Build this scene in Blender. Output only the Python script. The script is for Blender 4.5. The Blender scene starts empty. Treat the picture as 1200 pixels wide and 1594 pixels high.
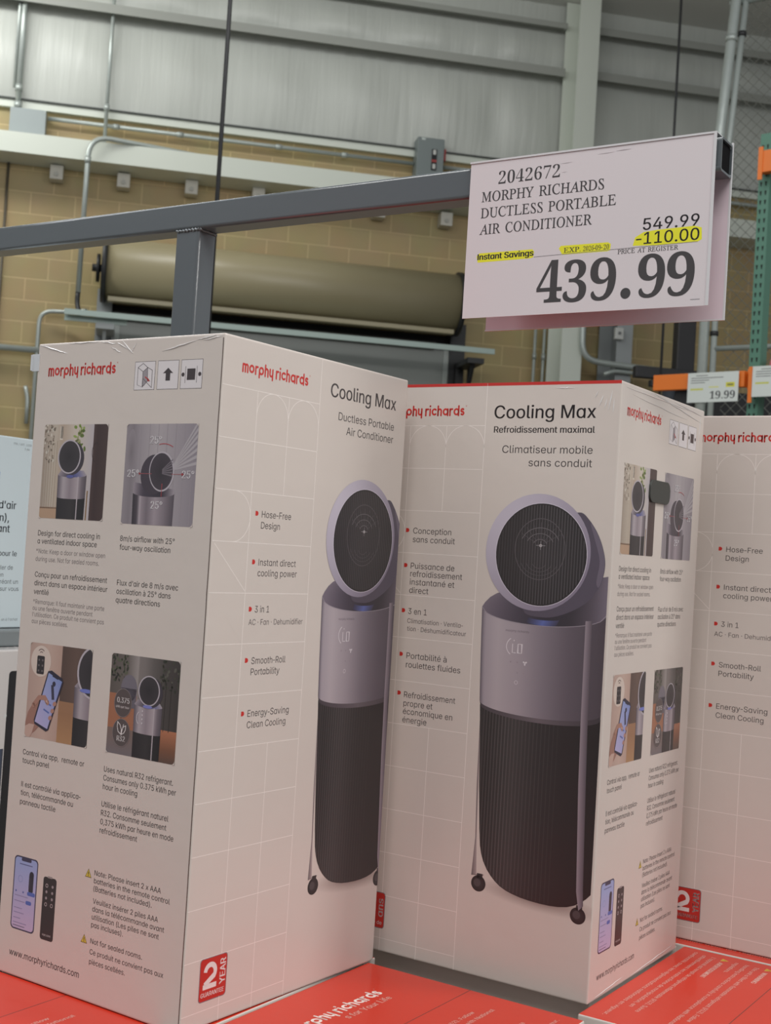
import bpy, bmesh, math, random, os
from mathutils import Vector, Matrix
from mathutils.geometry import delaunay_2d_cdt

random.seed(7)
C = bpy.context.scene.collection
SC = bpy.context.scene

# ------------------------------------------------------------------ camera
CAM_Z = 1.561
PITCH, ROLL, FPX = 0.0311, 0.0616, 2010.6
cp, sp, cr, sr = math.cos(PITCH), math.sin(PITCH), math.cos(ROLL), math.sin(ROLL)
fwd = Vector((0, cp, sp)); up0 = Vector((0, -sp, cp)); ex0 = Vector((1, 0, 0))
right = cr*ex0 + sr*up0
upv = -sr*ex0 + cr*up0
cd = bpy.data.cameras.new('camera')
cam = bpy.data.objects.new('camera', cd)
C.objects.link(cam)
M = Matrix((right, upv, -fwd)).transposed().to_4x4()
M.translation = Vector((0, 0, CAM_Z))
cam.matrix_world = M
cd.sensor_fit = 'HORIZONTAL'; cd.sensor_width = 36.0
cd.lens = FPX/1200*36.0
cd.clip_start = 0.05; cd.clip_end = 100
cd.dof.use_dof = True
cd.dof.focus_distance = 1.85
cd.dof.aperture_fstop = 16
SC.camera = cam

# ------------------------------------------------------------------ frames of the place
FLOOR = 0.1405
TOPL = 0.9765                       # top of the lower layer of cartons
PA = math.radians(-33.0)            # the pallet axes: a runs right and nearer, b runs right and away
EA = Vector((math.cos(PA), math.sin(PA), 0)); EB = Vector((-math.sin(PA), math.cos(PA), 0))
WPHI = math.radians(11.5); WD = 12.5   # the back wall
WX = Vector((math.cos(WPHI), math.sin(WPHI), 0)); WY = Vector((-math.sin(WPHI), math.cos(WPHI), 0))
def AB(a, b, z): return EA*a + EB*b + Vector((0, 0, z))
def WP(s, z, out=0.0): return WX*s + WY*(WD-out) + Vector((0, 0, z))

# ------------------------------------------------------------------ light and exposure
SC.view_settings.view_transform = 'Standard'
SC.view_settings.look = 'None'
SC.view_settings.exposure = 0.0
SC.view_settings.gamma = 1.0
SC.view_settings.use_curve_mapping = False
wd = bpy.data.worlds.new('hall_air'); SC.world = wd; wd.use_nodes = True
wd.node_tree.nodes['Background'].inputs[0].default_value = (0.93, 0.96, 1.0, 1)
wd.node_tree.nodes['Background'].inputs[1].default_value = 0.31
def area(name, loc, target, sx, sy, power, col=(1, 1, 1)):
    l = bpy.data.lights.new(name, 'AREA'); l.shape = 'RECTANGLE'; l.size = sx; l.size_y = sy
    l.energy = power; l.color = col
    o = bpy.data.objects.new(name, l); C.objects.link(o); o.location = loc
    d = Vector(target) - Vector(loc)
    o.rotation_euler = d.to_track_quat('-Z', 'Y').to_euler()
    return o
area('high_bay_light', (0.6, -1.6, 6.2), (0.2, 1.6, 1.2), 5.0, 1.2, 262, (1.0, 0.98, 0.95))
area('high_bay_light', (5.2, 1.2, 5.6), (0.6, 2.0, 1.3), 1.2, 6.0, 185, (1.0, 0.99, 0.96))
area('high_bay_light', (-4.5, 2.0, 6.4), (-0.5, 2.4, 1.2), 1.2, 6.0, 140, (0.97, 0.98, 1.0))
area('high_bay_light', (-1.2, 5.2, 6.5), (-1.2, 5.2, 0), 8.0, 0.3, 95, (1.0, 1.0, 0.98))
area('wall_wash_light', WP(-3.2, 6.9, 1.7), WP(-2.6, 4.0, 0.0), 4.0, 0.5, 140, (1.0, 1.0, 0.97))
area('wall_wash_light', WP(0.8, 6.75, 2.6), WP(0.8, 5.9, 0.0), 5.0, 0.3, 22, (1.0, 1.0, 0.98))  # added lamp, put in only to brighten the upper insulation

# ------------------------------------------------------------------ helpers
def lin(c):
    def f(v):
        v = v/255.0
        return v/12.92 if v <= 0.04045 else ((v+0.055)/1.055)**2.4
    return tuple(f(v) for v in c[:3])
MATS = {}
def mat(name, rgb, rough=0.5, metal=0.0, coat=0.0, coat_rough=0.1, spec=0.5, bump=0.0, bscale=40.0, noise=0.0, nscale=6.0):
    if name in MATS: return MATS[name]
    m = bpy.data.materials.new(name); m.use_nodes = True
    nt = m.node_tree; b = nt.nodes['Principled BSDF']
    b.inputs['Base Color'].default_value = (*lin(rgb), 1)
    b.inputs['Roughness'].default_value = rough
    b.inputs['Metallic'].default_value = metal
    b.inputs['Coat Weight'].default_value = coat
    b.inputs['Coat Roughness'].default_value = coat_rough
    b.inputs['Specular IOR Level'].default_value = spec
    tc = nt.nodes.new('ShaderNodeTexCoord')
    if bump > 0:
        n = nt.nodes.new('ShaderNodeTexNoise'); n.inputs['Scale'].default_value = bscale; n.inputs['Detail'].default_value = 3
        bp = nt.nodes.new('ShaderNodeBump'); bp.inputs['Strength'].default_value = bump; bp.inputs['Distance'].default_value = 0.01
        nt.links.new(tc.outputs['Object'], n.inputs['Vector']); nt.links.new(n.outputs['Fac'], bp.inputs['Height'])
        nt.links.new(bp.outputs['Normal'], b.inputs['Normal'])
        if coat: nt.links.new(bp.outputs['Normal'], b.inputs['Coat Normal'])
    if noise > 0:
        n = nt.nodes.new('ShaderNodeTexNoise'); n.inputs['Scale'].default_value = nscale; n.inputs['Detail'].default_value = 5
        mx = nt.nodes.new('ShaderNodeMix'); mx.data_type = 'RGBA'
        l = lin(rgb)
        mx.inputs['A'].default_value = (*[v*(1-noise) for v in l], 1); mx.inputs['B'].default_value = (*[min(1, v*(1+noise)) for v in l], 1)
        nt.links.new(tc.outputs['Object'], n.inputs['Vector']); nt.links.new(n.outputs['Fac'], mx.inputs['Factor'])
        nt.links.new(mx.outputs['Result'], b.inputs['Base Color'])
    MATS[name] = m
    return m

def link(name, me, m, parent=None):
    o = bpy.data.objects.new(name, me); C.objects.link(o)
    if m is not None:
        for mm in (m if isinstance(m, (list, tuple)) else [m]): me.materials.append(mm)
    if parent is not None: o.parent = parent
    return o
def tag(o, label=None, cat=None, group=None, kind=None):
    if label: o['label'] = label
    if cat: o['category'] = cat
    if group: o['group'] = group
    if kind: o['kind'] = kind
    return o
def empty(name, loc, rz=0.0, label=None, cat=None, group=None):
    o = bpy.data.objects.new(name, None); C.objects.link(o); o.location = loc; o.rotation_euler = (0, 0, rz)
    o.empty_display_size = 0.1
    return tag(o, label, cat, group)

class MB:
    """collects solid shapes, then links them as one mesh"""
    def __init__(s): s.bm = bmesh.new()
    def hexa(s, p, mi=0):
        v = [s.bm.verts.new(q) for q in p]
        for f in ((0,3,2,1),(4,5,6,7),(0,1,5,4),(1,2,6,5),(2,3,7,6),(3,0,4,7)):
            s.bm.faces.new([v[i] for i in f]).material_index = mi
        return s
    def frame_box(s, o, u, v, w, mi=0):
        """box from corner o spanned by vectors u, v, w"""
        o, u, v, w = map(Vector, (o, u, v, w))
        if u.cross(v).dot(w) < 0: u, v = v, u
        return s.hexa([o, o+u, o+u+v, o+v, o+w, o+u+w, o+u+v+w, o+v+w], mi)
    def box(s, x0, y0, z0, x1, y1, z1, mi=0):
        return s.hexa([(x0,y0,z0),(x1,y0,z0),(x1,y1,z0),(x0,y1,z0),(x0,y0,z1),(x1,y0,z1),(x1,y1,z1),(x0,y1,z1)], mi)
    def tube(s, pts, r, n=10, cap=True, mi=0):
        pts = [Vector(p) for p in pts]; rings = []
        rr = r if isinstance(r, (list, tuple)) else [r]*len(pts)
        t = (pts[1]-pts[0]).normalized()
        ref = Vector((0, 0, 1)) if abs(t.z) < 0.9 else Vector((1, 0, 0))
        nx = t.cross(ref).normalized()
        for i, p in enumerate(pts):
            if i == 0: tt = pts[1]-pts[0]
            elif i == len(pts)-1: tt = pts[i]-pts[i-1]
            else: tt = (pts[i+1]-pts[i]).normalized() + (pts[i]-pts[i-1]).normalized()
            tt = tt.normalized()
            nx = (nx - tt*nx.dot(tt)).normalized(); ny = tt.cross(nx)
            rings.append([s.bm.verts.new(p + (nx*math.cos(2*math.pi*k/n) + ny*math.sin(2*math.pi*k/n))*rr[i]) for k in range(n)])
        for a, b in zip(rings, rings[1:]):
            for k in range(n):
                f = s.bm.faces.new((a[k], a[(k+1) % n], b[(k+1) % n], b[k])); f.smooth = n > 6; f.material_index = mi
        if cap:
            s.bm.faces.new(rings[0][::-1]).material_index = mi; s.bm.faces.new(rings[-1]).material_index = mi
        return s
    def bevel(s, w, seg=2):
        bmesh.ops.bevel(s.bm, geom=list(s.bm.edges), offset=w, segments=seg, affect='EDGES', profile=0.6)
        return s
    def build(s, name, m, parent=None, smooth=False):
        bmesh.ops.recalc_face_normals(s.bm, faces=list(s.bm.faces))
        me = bpy.data.meshes.new(name); s.bm.to_mesh(me); s.bm.free()
        if smooth:
            for p in me.polygons: p.use_smooth = True
        return link(name, me, m, parent)
def bend(pts, r=0.12, n=6):
    """rounds the corners of a polyline"""
    pts = [Vector(p) for p in pts]; out = [pts[0]]
    for a, b, c in zip(pts, pts[1:], pts[2:]):
        d1, d2 = (a-b), (c-b); q = min(r, d1.length*0.49, d2.length*0.49)
        p0, p1 = b + d1.normalized()*q, b + d2.normalized()*q
        for i in range(n+1):
            t = i/n; out.append(p0*(1-t)**2 + b*2*t*(1-t) + p1*t*t)
    return out + [pts[-1]]

# ------------------------------------------------------------------ lettering
FD = os.path.join(bpy.utils.resource_path('LOCAL'), 'datafiles', 'fonts')
def font(fn):
    try: return bpy.data.fonts.load(os.path.join(FD, fn))
    except Exception: return None
F_SANS = font('Inter.woff2'); F_SERIF = font('NotoSansMath-Regular.woff2')
def text_curve(s, f, offset=0.0):
    c = bpy.data.curves.new('type', 'FONT'); c.body = s; c.size = 1.0; c.resolution_u = 4
    if f: c.font = f
    c.offset = offset
    o = bpy.data.objects.new('type', c); C.objects.link(o)
    return o, c
def splines(o):
    cu = o.to_curve(bpy.context.evaluated_depsgraph_get())
    loops = []
    for sp_ in cu.splines:
        L = []
        if sp_.type == 'BEZIER':
            bp = sp_.bezier_points; n = len(bp)
            for i in range(n):
                a, b = bp[i], bp[(i+1) % n]
                p0, p1, p2, p3 = a.co, a.handle_right, b.handle_left, b.co
                straight = abs((p3-p0).length - ((p1-p0).length+(p2-p1).length+(p3-p2).length)) < 1e-4*max(1e-3, (p3-p0).length)
                k = 1 if straight else 4
                for j in range(k):
                    t = j/k
                    q = p0*(1-t)**3 + p1*3*t*(1-t)**2 + p2*3*t*t*(1-t) + p3*t**3
                    if not L or (Vector((q.x, q.y))-L[-1]).length > 1e-5: L.append(Vector((q.x, q.y)))
        else:
            L = [Vector((p.co.x, p.co.y)) for p in sp_.points]
        while len(L) > 2 and (L[0]-L[-1]).length < 1e-5: L.pop()
        if len(L) >= 3: loops.append(L)
    o.to_curve_clear()
    return loops
GL = {}
def kill(o):
    d = o.data; bpy.data.objects.remove(o); bpy.data.curves.remove(d)
def glyph(ch, f):
    """(verts, tris, advance) of one letter, filled by winding number"""
    key = (ch, f.name if f else '')
    if key in GL: return GL[key]
    o, c = text_curve('H'+ch+'H', f); L = splines(o); kill(o)
    o, c = text_curve('HH', f); L2 = splines(o); kill(o)
    o, c = text_curve(ch, f); LS = splines(o); kill(o)
    adv = max(p.x for l in L for p in l) - max(p.x for l in L2 for p in l)
    if ch == 'I' and f is F_SANS:
        xs = sorted({round(v[0], 4) for v in glyph('H', f)[0]}); h = cap_height(f)
        w = next(x for x in xs if x > xs[0]+0.02)-xs[0]
        LS = [[Vector((xs[0], 0)), Vector((xs[0]+w, 0)), Vector((xs[0]+w, h)), Vector((xs[0], h))]]; adv = 2*xs[0]+w
    if not LS:
        GL[key] = ([], [], adv); return GL[key]
    vs, es = [], []
    for l in LS:
        b = len(vs); vs += l; es += [(b+i, b+(i+1) % len(l)) for i in range(len(l))]
    V, E_, Fc, *_ = delaunay_2d_cdt(vs, es, [], 0, 1e-5)
    def wind(p):
        w = 0
        for l in LS:
            for i in range(len(l)):
                a, b = l[i], l[(i+1) % len(l)]
                if a.y <= p.y:
                    if b.y > p.y and (b-a).cross(p-a) > 0: w += 1
                elif b.y <= p.y and (b-a).cross(p-a) < 0: w -= 1
        return w
    tris = []
    for f_ in Fc:
        p = sum((V[i] for i in f_), Vector((0, 0)))/len(f_)
        if wind(p) != 0: tris.append(list(f_))
    GL[key] = ([(v.x, v.y) for v in V], tris, adv)
    return GL[key]
def cap_height(f):
    v, t, ad = glyph('H', f); return max(p[1] for p in v)
def sans(s, track=0.0):
    s = s.replace('a', '\u0251')
    vs, fs, x = [], [], 0.0
    for ch in s:
        v, t, adv = glyph(ch, F_SANS)
        if ch == '-' and v:
            lo = min(p[0] for p in v); hi = max(p[0] for p in v); e = 0.035
            v = [(p[0]-lo+e, p[1]) for p in v]; adv = hi-lo+2*e
        b = len(vs); vs += [(p[0]+x, p[1]) for p in v]; fs += [[b+i for i in q] for q in t]
        x += adv + track
    return vs, fs
def serif(s, bold=False, shear=-0.272):
    """roman capitals and figures"""
    vs, fs, x0 = [], [], 0.0
    def put(run, kind):
        nonlocal x0
        if kind == 'fig': body = ''.join(chr(0x1D7CE+ord(c)-48) if c.isdigit() else c for c in run); off = 0.0 if bold else -0.009
        elif bold: body = ''.join(chr(0x1D400+ord(c)-65) for c in run); off = 0.0
        else: body = ''.join(chr(0x1D434+ord(c)-65) for c in run); off = 0.004
        o, c = text_curve(body, F_SERIF, off)
        dg = bpy.context.evaluated_depsgraph_get(); dg.update()
        me = o.evaluated_get(dg).to_mesh()
        k = shear if kind == 'cap' and not bold else 0.0
        b = len(vs); pv = [(v.co.x + k*v.co.y, v.co.y) for v in me.vertices]
        x_min = min(p[0] for p in pv); x_max = max(p[0] for p in pv)
        vs.extend((p[0]-x_min+x0, p[1]) for p in pv)
        fs.extend([[b+i for i in p.vertices] for p in me.polygons])
        o.evaluated_get(dg).to_mesh_clear(); kill(o)
        x0 += x_max - x_min + 0.05
    run, kind = '', None
    for ch in s + '\0':
        k = 'cap' if ch.isalpha() else ('sp' if ch == ' ' else ('end' if ch == '\0' else 'fig'))
        if k != kind:
            if run and kind in ('cap', 'fig'): put(run, kind)
            if run and kind == 'sp': x0 += 0.25*len(run)
            run, kind = '', k
        run += ch
    return vs, fs

# ------------------------------------------------------------------ flat artwork printed on a face
class Art:
    """coloured shapes in millimetres on one face of a thing; each layer lies a hair above the one below"""
    def __init__(s): s.v, s.f, s.c, s.T, s.L = [], [], [], (1, 1, 0, 0), 0.0
    def put(s, pts, faces, cols, lay=0):
        sx, sy, ox, oy = s.T
        b = len(s.v)
        if isinstance(cols, tuple): cols = [cols]*len(pts)
        s.v += [(p[0]*sx+ox, p[1]*sy+oy, 0.06+0.06*(lay+s.L)) for p in pts]
        s.c += [lin(c) for c in cols]
        flip = sx*sy < 0
        for q in faces:
            q = [b+i for i in q]
            area2 = sum(s.v[q[i]][0]*s.v[q[(i+1) % len(q)]][1]-s.v[q[(i+1) % len(q)]][0]*s.v[q[i]][1] for i in range(len(q)))
            s.f.append(q if area2 >= 0 else q[::-1])
        return s
    def poly(s, pts, col, lay=0): return s.put(pts, [list(range(len(pts)))], col, lay)
    def rect(s, x0, y0, x1, y1, col, lay=0): return s.poly([(x0, y0), (x1, y0), (x1, y1), (x0, y1)], col, lay)
    def smooth(s, pts, col, lay=0, n=6):
        """a closed outline rounded through its points"""
        P = [Vector(p) for p in pts]; m = len(P); out = []
        for i in range(m):
            p0, p1, p2, p3 = P[i-1], P[i], P[(i+1) % m], P[(i+2) % m]
            for k in range(n):
                t = k/n
                out.append(tuple(0.5*(2*p1+(p2-p0)*t+(2*p0-5*p1+4*p2-p3)*t*t+(3*p1-p0-3*p2+p3)*t**3)))
        return s.poly(out, col, lay)
    def hgrad(s, x0, y0, x1, y1, stops, lay=0):
        pts, cols, fs = [], [], []
        for t, c in stops:
            pts += [(x0+(x1-x0)*t, y0), (x0+(x1-x0)*t, y1)]; cols += [c, c]
        for i in range(len(stops)-1): fs.append([2*i, 2*i+2, 2*i+3, 2*i+1])
        return s.put(pts, fs, cols, lay)
    def vgrad(s, x0, y0, x1, y1, stops, lay=0):
        pts, cols, fs = [], [], []
        for t, c in stops:
            pts += [(x0, y0+(y1-y0)*t), (x1, y0+(y1-y0)*t)]; cols += [c, c]
        for i in range(len(stops)-1): fs.append([2*i, 2*i+1, 2*i+3, 2*i+2])
        return s.put(pts, fs, cols, lay)
    def strip(s, prof, stops, lay=0):
        """rows of (x_left, x_right, y_left, y_right[, sag]) filled across with the colour stops"""
        if any(len(r) > 4 and r[4] for r in prof):
            fine = []
            for k in range(33):
                t = 0.5-0.5*math.cos(math.pi*k/32)
                for (t0, c0), (t1, c1) in zip(stops, stops[1:]):
                    if t0-1e-9 <= t <= t1+1e-9:
                        q = (t-t0)/max(1e-9, t1-t0); fine.append((t, tuple(c0[i]+(c1[i]-c0[i])*q for i in range(3)))); break
            stops = fine
        pts, cols, fs = [], [], []; n = len(stops)
        for row in prof:
            xl, xr, yl, yr = row[:4]; sag = row[4] if len(row) > 4 else 0.0
            for t, c in stops:
                pts.append((xl+(xr-xl)*t, yl+(yr-yl)*t - sag*math.sqrt(max(0, 1-(2*t-1)**2)))); cols.append(c)
        for r in range(len(prof)-1):
            for i in range(n-1):
                fs.append([r*n+i, r*n+i+1, (r+1)*n+i+1, (r+1)*n+i])
        return s.put(pts, fs, cols, lay)
    def ell(s, cx, cy, rx, ry, col, lay=0, n=40, rim=None, rot=0.0):
        cs, sn = math.cos(rot), math.sin(rot)
        P = [(cx+rx*math.cos(a)*cs-ry*math.sin(a)*sn, cy+rx*math.cos(a)*sn+ry*math.sin(a)*cs) for a in (2*math.pi*i/n for i in range(n))]
        if rim is None: return s.poly(P, col, lay)
        return s.put([(cx, cy)]+P, [[0, 1+i, 1+(i+1) % n] for i in range(n)], [col]+[rim]*n, lay)
    def ring(s, cx, cy, rx, ry, ix, iy, cols, lay=0, n=56, icx=None, icy=None, a0=0.0, a1=360.0):
        """annulus; cols is a colour or a function of the angle"""
        icx = cx if icx is None else icx; icy = cy if icy is None else icy
        pts, cc, fs = [], [], []; full = a1-a0 >= 359.9
        m = n if full else n+1
        for i in range(m):
            a = math.radians(a0+(a1-a0)*i/n); c = cols(math.degrees(a)) if callable(cols) else cols
            pts += [(cx+rx*math.cos(a), cy+ry*math.sin(a)), (icx+ix*math.cos(a), icy+iy*math.sin(a))]; cc += [c, c]
        for i in range(n):
            j = (i+1) % m; fs.append([2*i, 2*j, 2*j+1, 2*i+1])
        return s.put(pts, fs, cc, lay)
    def line(s, pts, w, col, lay=0, closed=False, round_=False):
        """stroke of width w along a polyline"""
        n = len(pts); P = [Vector(p) for p in pts]; L, R = [], []
        for i in range(n):
            if closed: a, b = P[i-1], P[(i+1) % n]
            else: a, b = P[max(0, i-1)], P[min(n-1, i+1)]
            t = (b-a); t = t.normalized() if t.length > 0 else Vector((1, 0))
            nn = Vector((-t.y, t.x)); k = 1.0
            if 0 < i < n-1 or closed:
                t1 = (P[i]-P[i-1]); t1 = t1.normalized() if t1.length > 0 else t
                k = 1/max(0.5, abs(Vector((-t1.y, t1.x)).dot(nn)))
            L.append(P[i]+nn*w/2*k); R.append(P[i]-nn*w/2*k)
        m = n if closed else n-1
        s.put([tuple(p) for p in L+R], [[n+i, n+(i+1) % n, (i+1) % n, i] for i in range(m)], col, lay)
        if round_ and not closed:
            for p in (P[0], P[-1]): s.ell(p.x, p.y, w/2, w/2, col, lay, 12)
        return s
    def rrect_pts(s, x0, y0, x1, y1, r, n=6):
        out = []
        for cx, cy, a in ((x1-r, y0+r, -90), (x1-r, y1-r, 0), (x0+r, y1-r, 90), (x0+r, y0+r, 180)):
            for i in range(n+1):
                t = math.radians(a+90*i/n); out.append((cx+r*math.cos(t), cy+r*math.sin(t)))
        return out
    def rrect(s, x0, y0, x1, y1, r, col, lay=0): return s.poly(s.rrect_pts(x0, y0, x1, y1, r), col, lay)
    def corners(s, x0, y0, x1, y1, r, col, lay=0):
        """rounds a picture off by covering its four corners in the paper colour"""
        for cx, cy, kx, ky in ((x1, y0, 1, -1), (x1, y1, 1, 1), (x0, y1, -1, 1), (x0, y0, -1, -1)):
            e = 0.6; P = [(cx+kx*e, cy+ky*e)]
            arc = [(cx-kx*r+kx*r*math.cos(t), cy-ky*r+ky*r*math.sin(t)) for t in (math.pi/2*i/6 for i in range(7))]
            arc = [(cx+kx*e, cy-ky*r)]+arc+[(cx-kx*r, cy+ky*e)]
            for i in range(len(arc)-1): s.poly([P[0], arc[i], arc[i+1]], col, lay)
        return s
    def glyphs(s, g, x, y, size, col, lay=0, width=None, align='l', rot=0.0, fit_h=None):
        vs, fs = g
        if not vs: return s
        a0 = min(p[0] for p in vs); a1 = max(p[0] for p in vs)
        kx = ky = size
        if fit_h:
            h0 = min(p[1] for p in vs); h1 = max(p[1] for p in vs); ky = fit_h/(h1-h0)
        if width: kx = width/(a1-a0)
        w = (a1-a0)*kx; dx = {'l': 0, 'r': -w, 'c': -w/2}[align]
        cs, sn = math.cos(rot), math.sin(rot); P = []
        for px, py in vs:
            u, v = (px-a0)*kx+dx, py*ky
            P.append((x+u*cs-v*sn, y+u*sn+v*cs))
        return s.put(P, fs, col, lay)
    def text(s, t, x, y, cap, col, lay=0, x1=None, align='l', rot=0.0, bold=0.0, track=0.0):
        """sans lettering, cap height in mm, squeezed to end at x1"""
        g = sans(t, track)
        for d in ((0,) if not bold else (-bold, 0, bold)):
            s.glyphs(g, x+d*math.cos(rot), y+d*math.sin(rot), cap/cap_height(F_SANS), col, lay, (x1-x) if x1 else None, align, rot)
        return s
    def clip(s, x0, y0, x1, y1): s.rectclip = (x0, y0, x1, y1); return s
    def mesh(s, name, origin=(0, 0, 0), U=(1, 0, 0), V=(0, 0, 1)):
        U, V, O = Vector(U), Vector(V), Vector(origin); N = U.cross(V)
        me = bpy.data.meshes.new(name)
        me.from_pydata([tuple(p) for p in s.v], [], s.f)
        at = me.color_attributes.new('ink', 'FLOAT_COLOR', 'POINT')
        for i, c in enumerate(s.c): at.data[i].color = (*c, 1)
        bm = bmesh.new(); bm.from_mesh(me)
        bmesh.ops.triangulate(bm, faces=[f for f in bm.faces if len(f.verts) > 4])
        if hasattr(s, 'rectclip'):
            x0, y0, x1, y1 = s.rectclip
            for co, no in (((x0, 0, 0), (-1, 0, 0)), ((x1, 0, 0), (1, 0, 0)), ((0, y0, 0), (0, -1, 0)), ((0, y1, 0), (0, 1, 0))):
                bmesh.ops.bisect_plane(bm, geom=list(bm.verts)+list(bm.edges)+list(bm.faces), plane_co=co, plane_no=no, clear_outer=True, dist=1e-5)
        for v in bm.verts:
            q = v.co/1000.0
            v.co = O + U*q.x + V*q.y + N*q.z
        bm.to_mesh(me); bm.free()
        return me

def ink_material(name, rough, coat, coat_rough):
    m = bpy.data.materials.new(name); m.use_nodes = True
    nt = m.node_tree; b = nt.nodes['Principled BSDF']
    a = nt.nodes.new('ShaderNodeAttribute'); a.attribute_name = 'ink'
    nt.links.new(a.outputs['Color'], b.inputs['Base Color'])
    b.inputs['Roughness'].default_value = rough; b.inputs['Coat Weight'].default_value = coat
    b.inputs['Coat Roughness'].default_value = coat_rough
    return m
INK = ink_material('printed_ink', 0.45, 0.35, 0.22)
PAPER_INK = ink_material('paper_ink', 0.75, 0.0, 0.2)

# ------------------------------------------------------------------ the cartons' artwork
CW, CDP, CH = 0.398, 0.335, 0.836        # carton width, depth, height
BOARD = (206, 196, 189)
LINE = (236, 227, 222)
DARK = (58, 52, 53)
GREY = (92, 84, 84)
REDI = (196, 44, 38)
REDTOP = (200, 48, 25)

def brand(art, x0, base, width, xh, col, lay=1):
    """the maker's lower-case wordmark, drawn as round strokes"""
    w = 0.25; r = 0.5-w/2+0.0; e = w/2
    S, x = [], e
    def arc(cx, cy, rx, ry, a0, a1, n=10):
        return [(cx+rx*math.cos(math.radians(a0+(a1-a0)*i/n)), cy+ry*math.sin(math.radians(a0+(a1-a0)*i/n))) for i in range(n+1)]
    top, bot = 1-e, e
    asc, desc = 1.42, -0.42
    def arch(xx, wd_):
        q = wd_/2
        return [(xx, e*0.0)] + arc(xx+q, top-q, q, q, 180, 0) + [(xx+wd_, 0)]
    gap = 0.17
    for ch in 'morphy richards':
        if ch == 'm':
            S.append([(x, 0), (x, 1-e)]); S.append(arch(x, 0.46)); S.append(arch(x+0.46, 0.46)); x += 0.92
        elif ch == 'o':
            S.append(arc(x+r, 0.5, r, r, 0, 360, 20)); x += 2*r
        elif ch == 'r':
            S.append([(x, 0), (x, 1-e)]); S.append(arc(x+0.32, top-0.32, 0.32, 0.32, 180, 75)); x += 0.34
        elif ch == 'p':
            S.append([(x, desc+e), (x, 0.5)]); S.append(arc(x+r, 0.5, r, r, 0, 360, 20)); x += 2*r
        elif ch == 'h':
            S.append([(x, 0), (x, asc-e)]); S.append(arch(x, 0.55)); x += 0.55
        elif ch == 'y':
            q = 0.275; S.append([(x, 1-e*0.6)] + arc(x+q, bot+q, q, q, 180, 360) + [(x+2*q, 1-e*0.6)])
            S.append([(x+2*q, 0.5), (x+2*q, desc+e)]); x += 0.55
        elif ch == 'i':
            S.append([(x, 0), (x, 1-e)]); S.append([(x, asc-e-0.03), (x, asc-e+0.03)])
        elif ch == 'c':
            S.append(arc(x+r, 0.5, r, r, 50, 310, 16)); x += 1.62*r
        elif ch == 'a':
            S.append(arc(x+r, 0.5, r, r, 0, 360, 20)); S.append([(x+2*r, 0), (x+2*r, 1-e)]); x += 2*r
        elif ch == 'd':
            S.append(arc(x+r, 0.5, r, r, 0, 360, 20)); S.append([(x+2*r, 0), (x+2*r, asc-e)]); x += 2*r
        elif ch == 's':
            q = 0.2; S.append(arc(x+0.25, 0.5+q-0.01, 0.23, q, 40, 270, 10) + arc(x+0.25, 0.5-q+0.01, 0.23, q, 90, -140, 10)); x += 0.5
        elif ch == ' ':
            x += 0.36; continue
        x += w+gap-0.02
    total = x-gap
    kx = width/total
    for st in S:
        P = [(x0+px*kx, base+py*xh) for px, py in st]
        art.line(P, w*(kx+xh)/2*1.02, col, lay, round_=True)
    art.ring(x0+width+1.6, base+xh*1.28, 0.9, 0.9, 0.55, 0.55, col, lay, 12)
    return art

def ringcol(hi, lo, a_hi):
    def f(a):
        k = 0.5+0.5*math.cos(math.radians(a-a_hi)); return tuple(lo[i]+(hi[i]-lo[i])*k for i in range(3))
    return f
def machine_head(A, lay=2):
    # shell behind the ring
    A.smooth([(346, 655), (362, 645), (378, 622), (387.5, 594), (387, 572), (380, 552), (362, 531), (330, 514), (300, 508), (270, 516), (290, 560), (320, 640)], (84, 76, 90), lay)
    A.smooth([(364, 641), (378, 621), (387, 594), (386.5, 572), (381, 555), (377, 562), (380, 590), (372, 617)], (106, 97, 112), lay+0.3)
    A.ring(286, 597.5, 80.5, 81.5, 68, 70, ringcol((190, 182, 196), (132, 122, 140), 140), lay+1, icx=291.5, icy=594.5)
    A.ring(291.5, 594.5, 70.5, 72, 69, 70.6, (206, 198, 212), lay+1.4)
    A.ell(291.5, 594.5, 69.5, 71.2, (52, 47, 50), lay+2, 56, rim=(40, 36, 38))
    # grille bars: fine upright lines
    for i in range(-15, 16):
        x = 291.5+i*4.3; h = math.sqrt(max(0, 1-((x-291.5)/68.0)**2))*69
        c = 66+int(14*math.cos((i-5)/9.0)) if i > -8 else 60
        A.rect(x-0.65, 594.5-h, x+0.65, 594.5+h, (c, c-4, c-1), lay+2.5)
    A.ring(290, 602, 39, 43, 38, 42, (88, 82, 86), lay+3, 40)
    for k, (rx, ry) in enumerate(((30, 25), (21, 17), (11, 9))):
        A.ring(290, 607, rx, ry, rx-0.8, ry-0.8, (112, 106, 110), lay+3, 30, a0=20, a1=160)
        A.ring(290, 590-k*3, rx, ry, rx-0.7, ry-0.7, (84, 78, 82), lay+3, 30, a0=200, a1=340)
    for a in range(30, 160, 20):
        t = math.radians(a); A.line([(290+8*math.cos(t), 607+7*math.sin(t)), (290+34*math.cos(t), 607+32*math.sin(t))], 0.5, (90, 84, 88), lay+3)
    A.ell(291, 607, 2.4, 2.2, (176, 170, 172), lay+3.3, 12)
    A.line([(284, 607), (298, 607)], 0.7, (150, 144, 148), lay+3.3)
    A.line([(291, 601), (291, 613)], 0.7, (150, 144, 148), lay+3.3)
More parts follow.
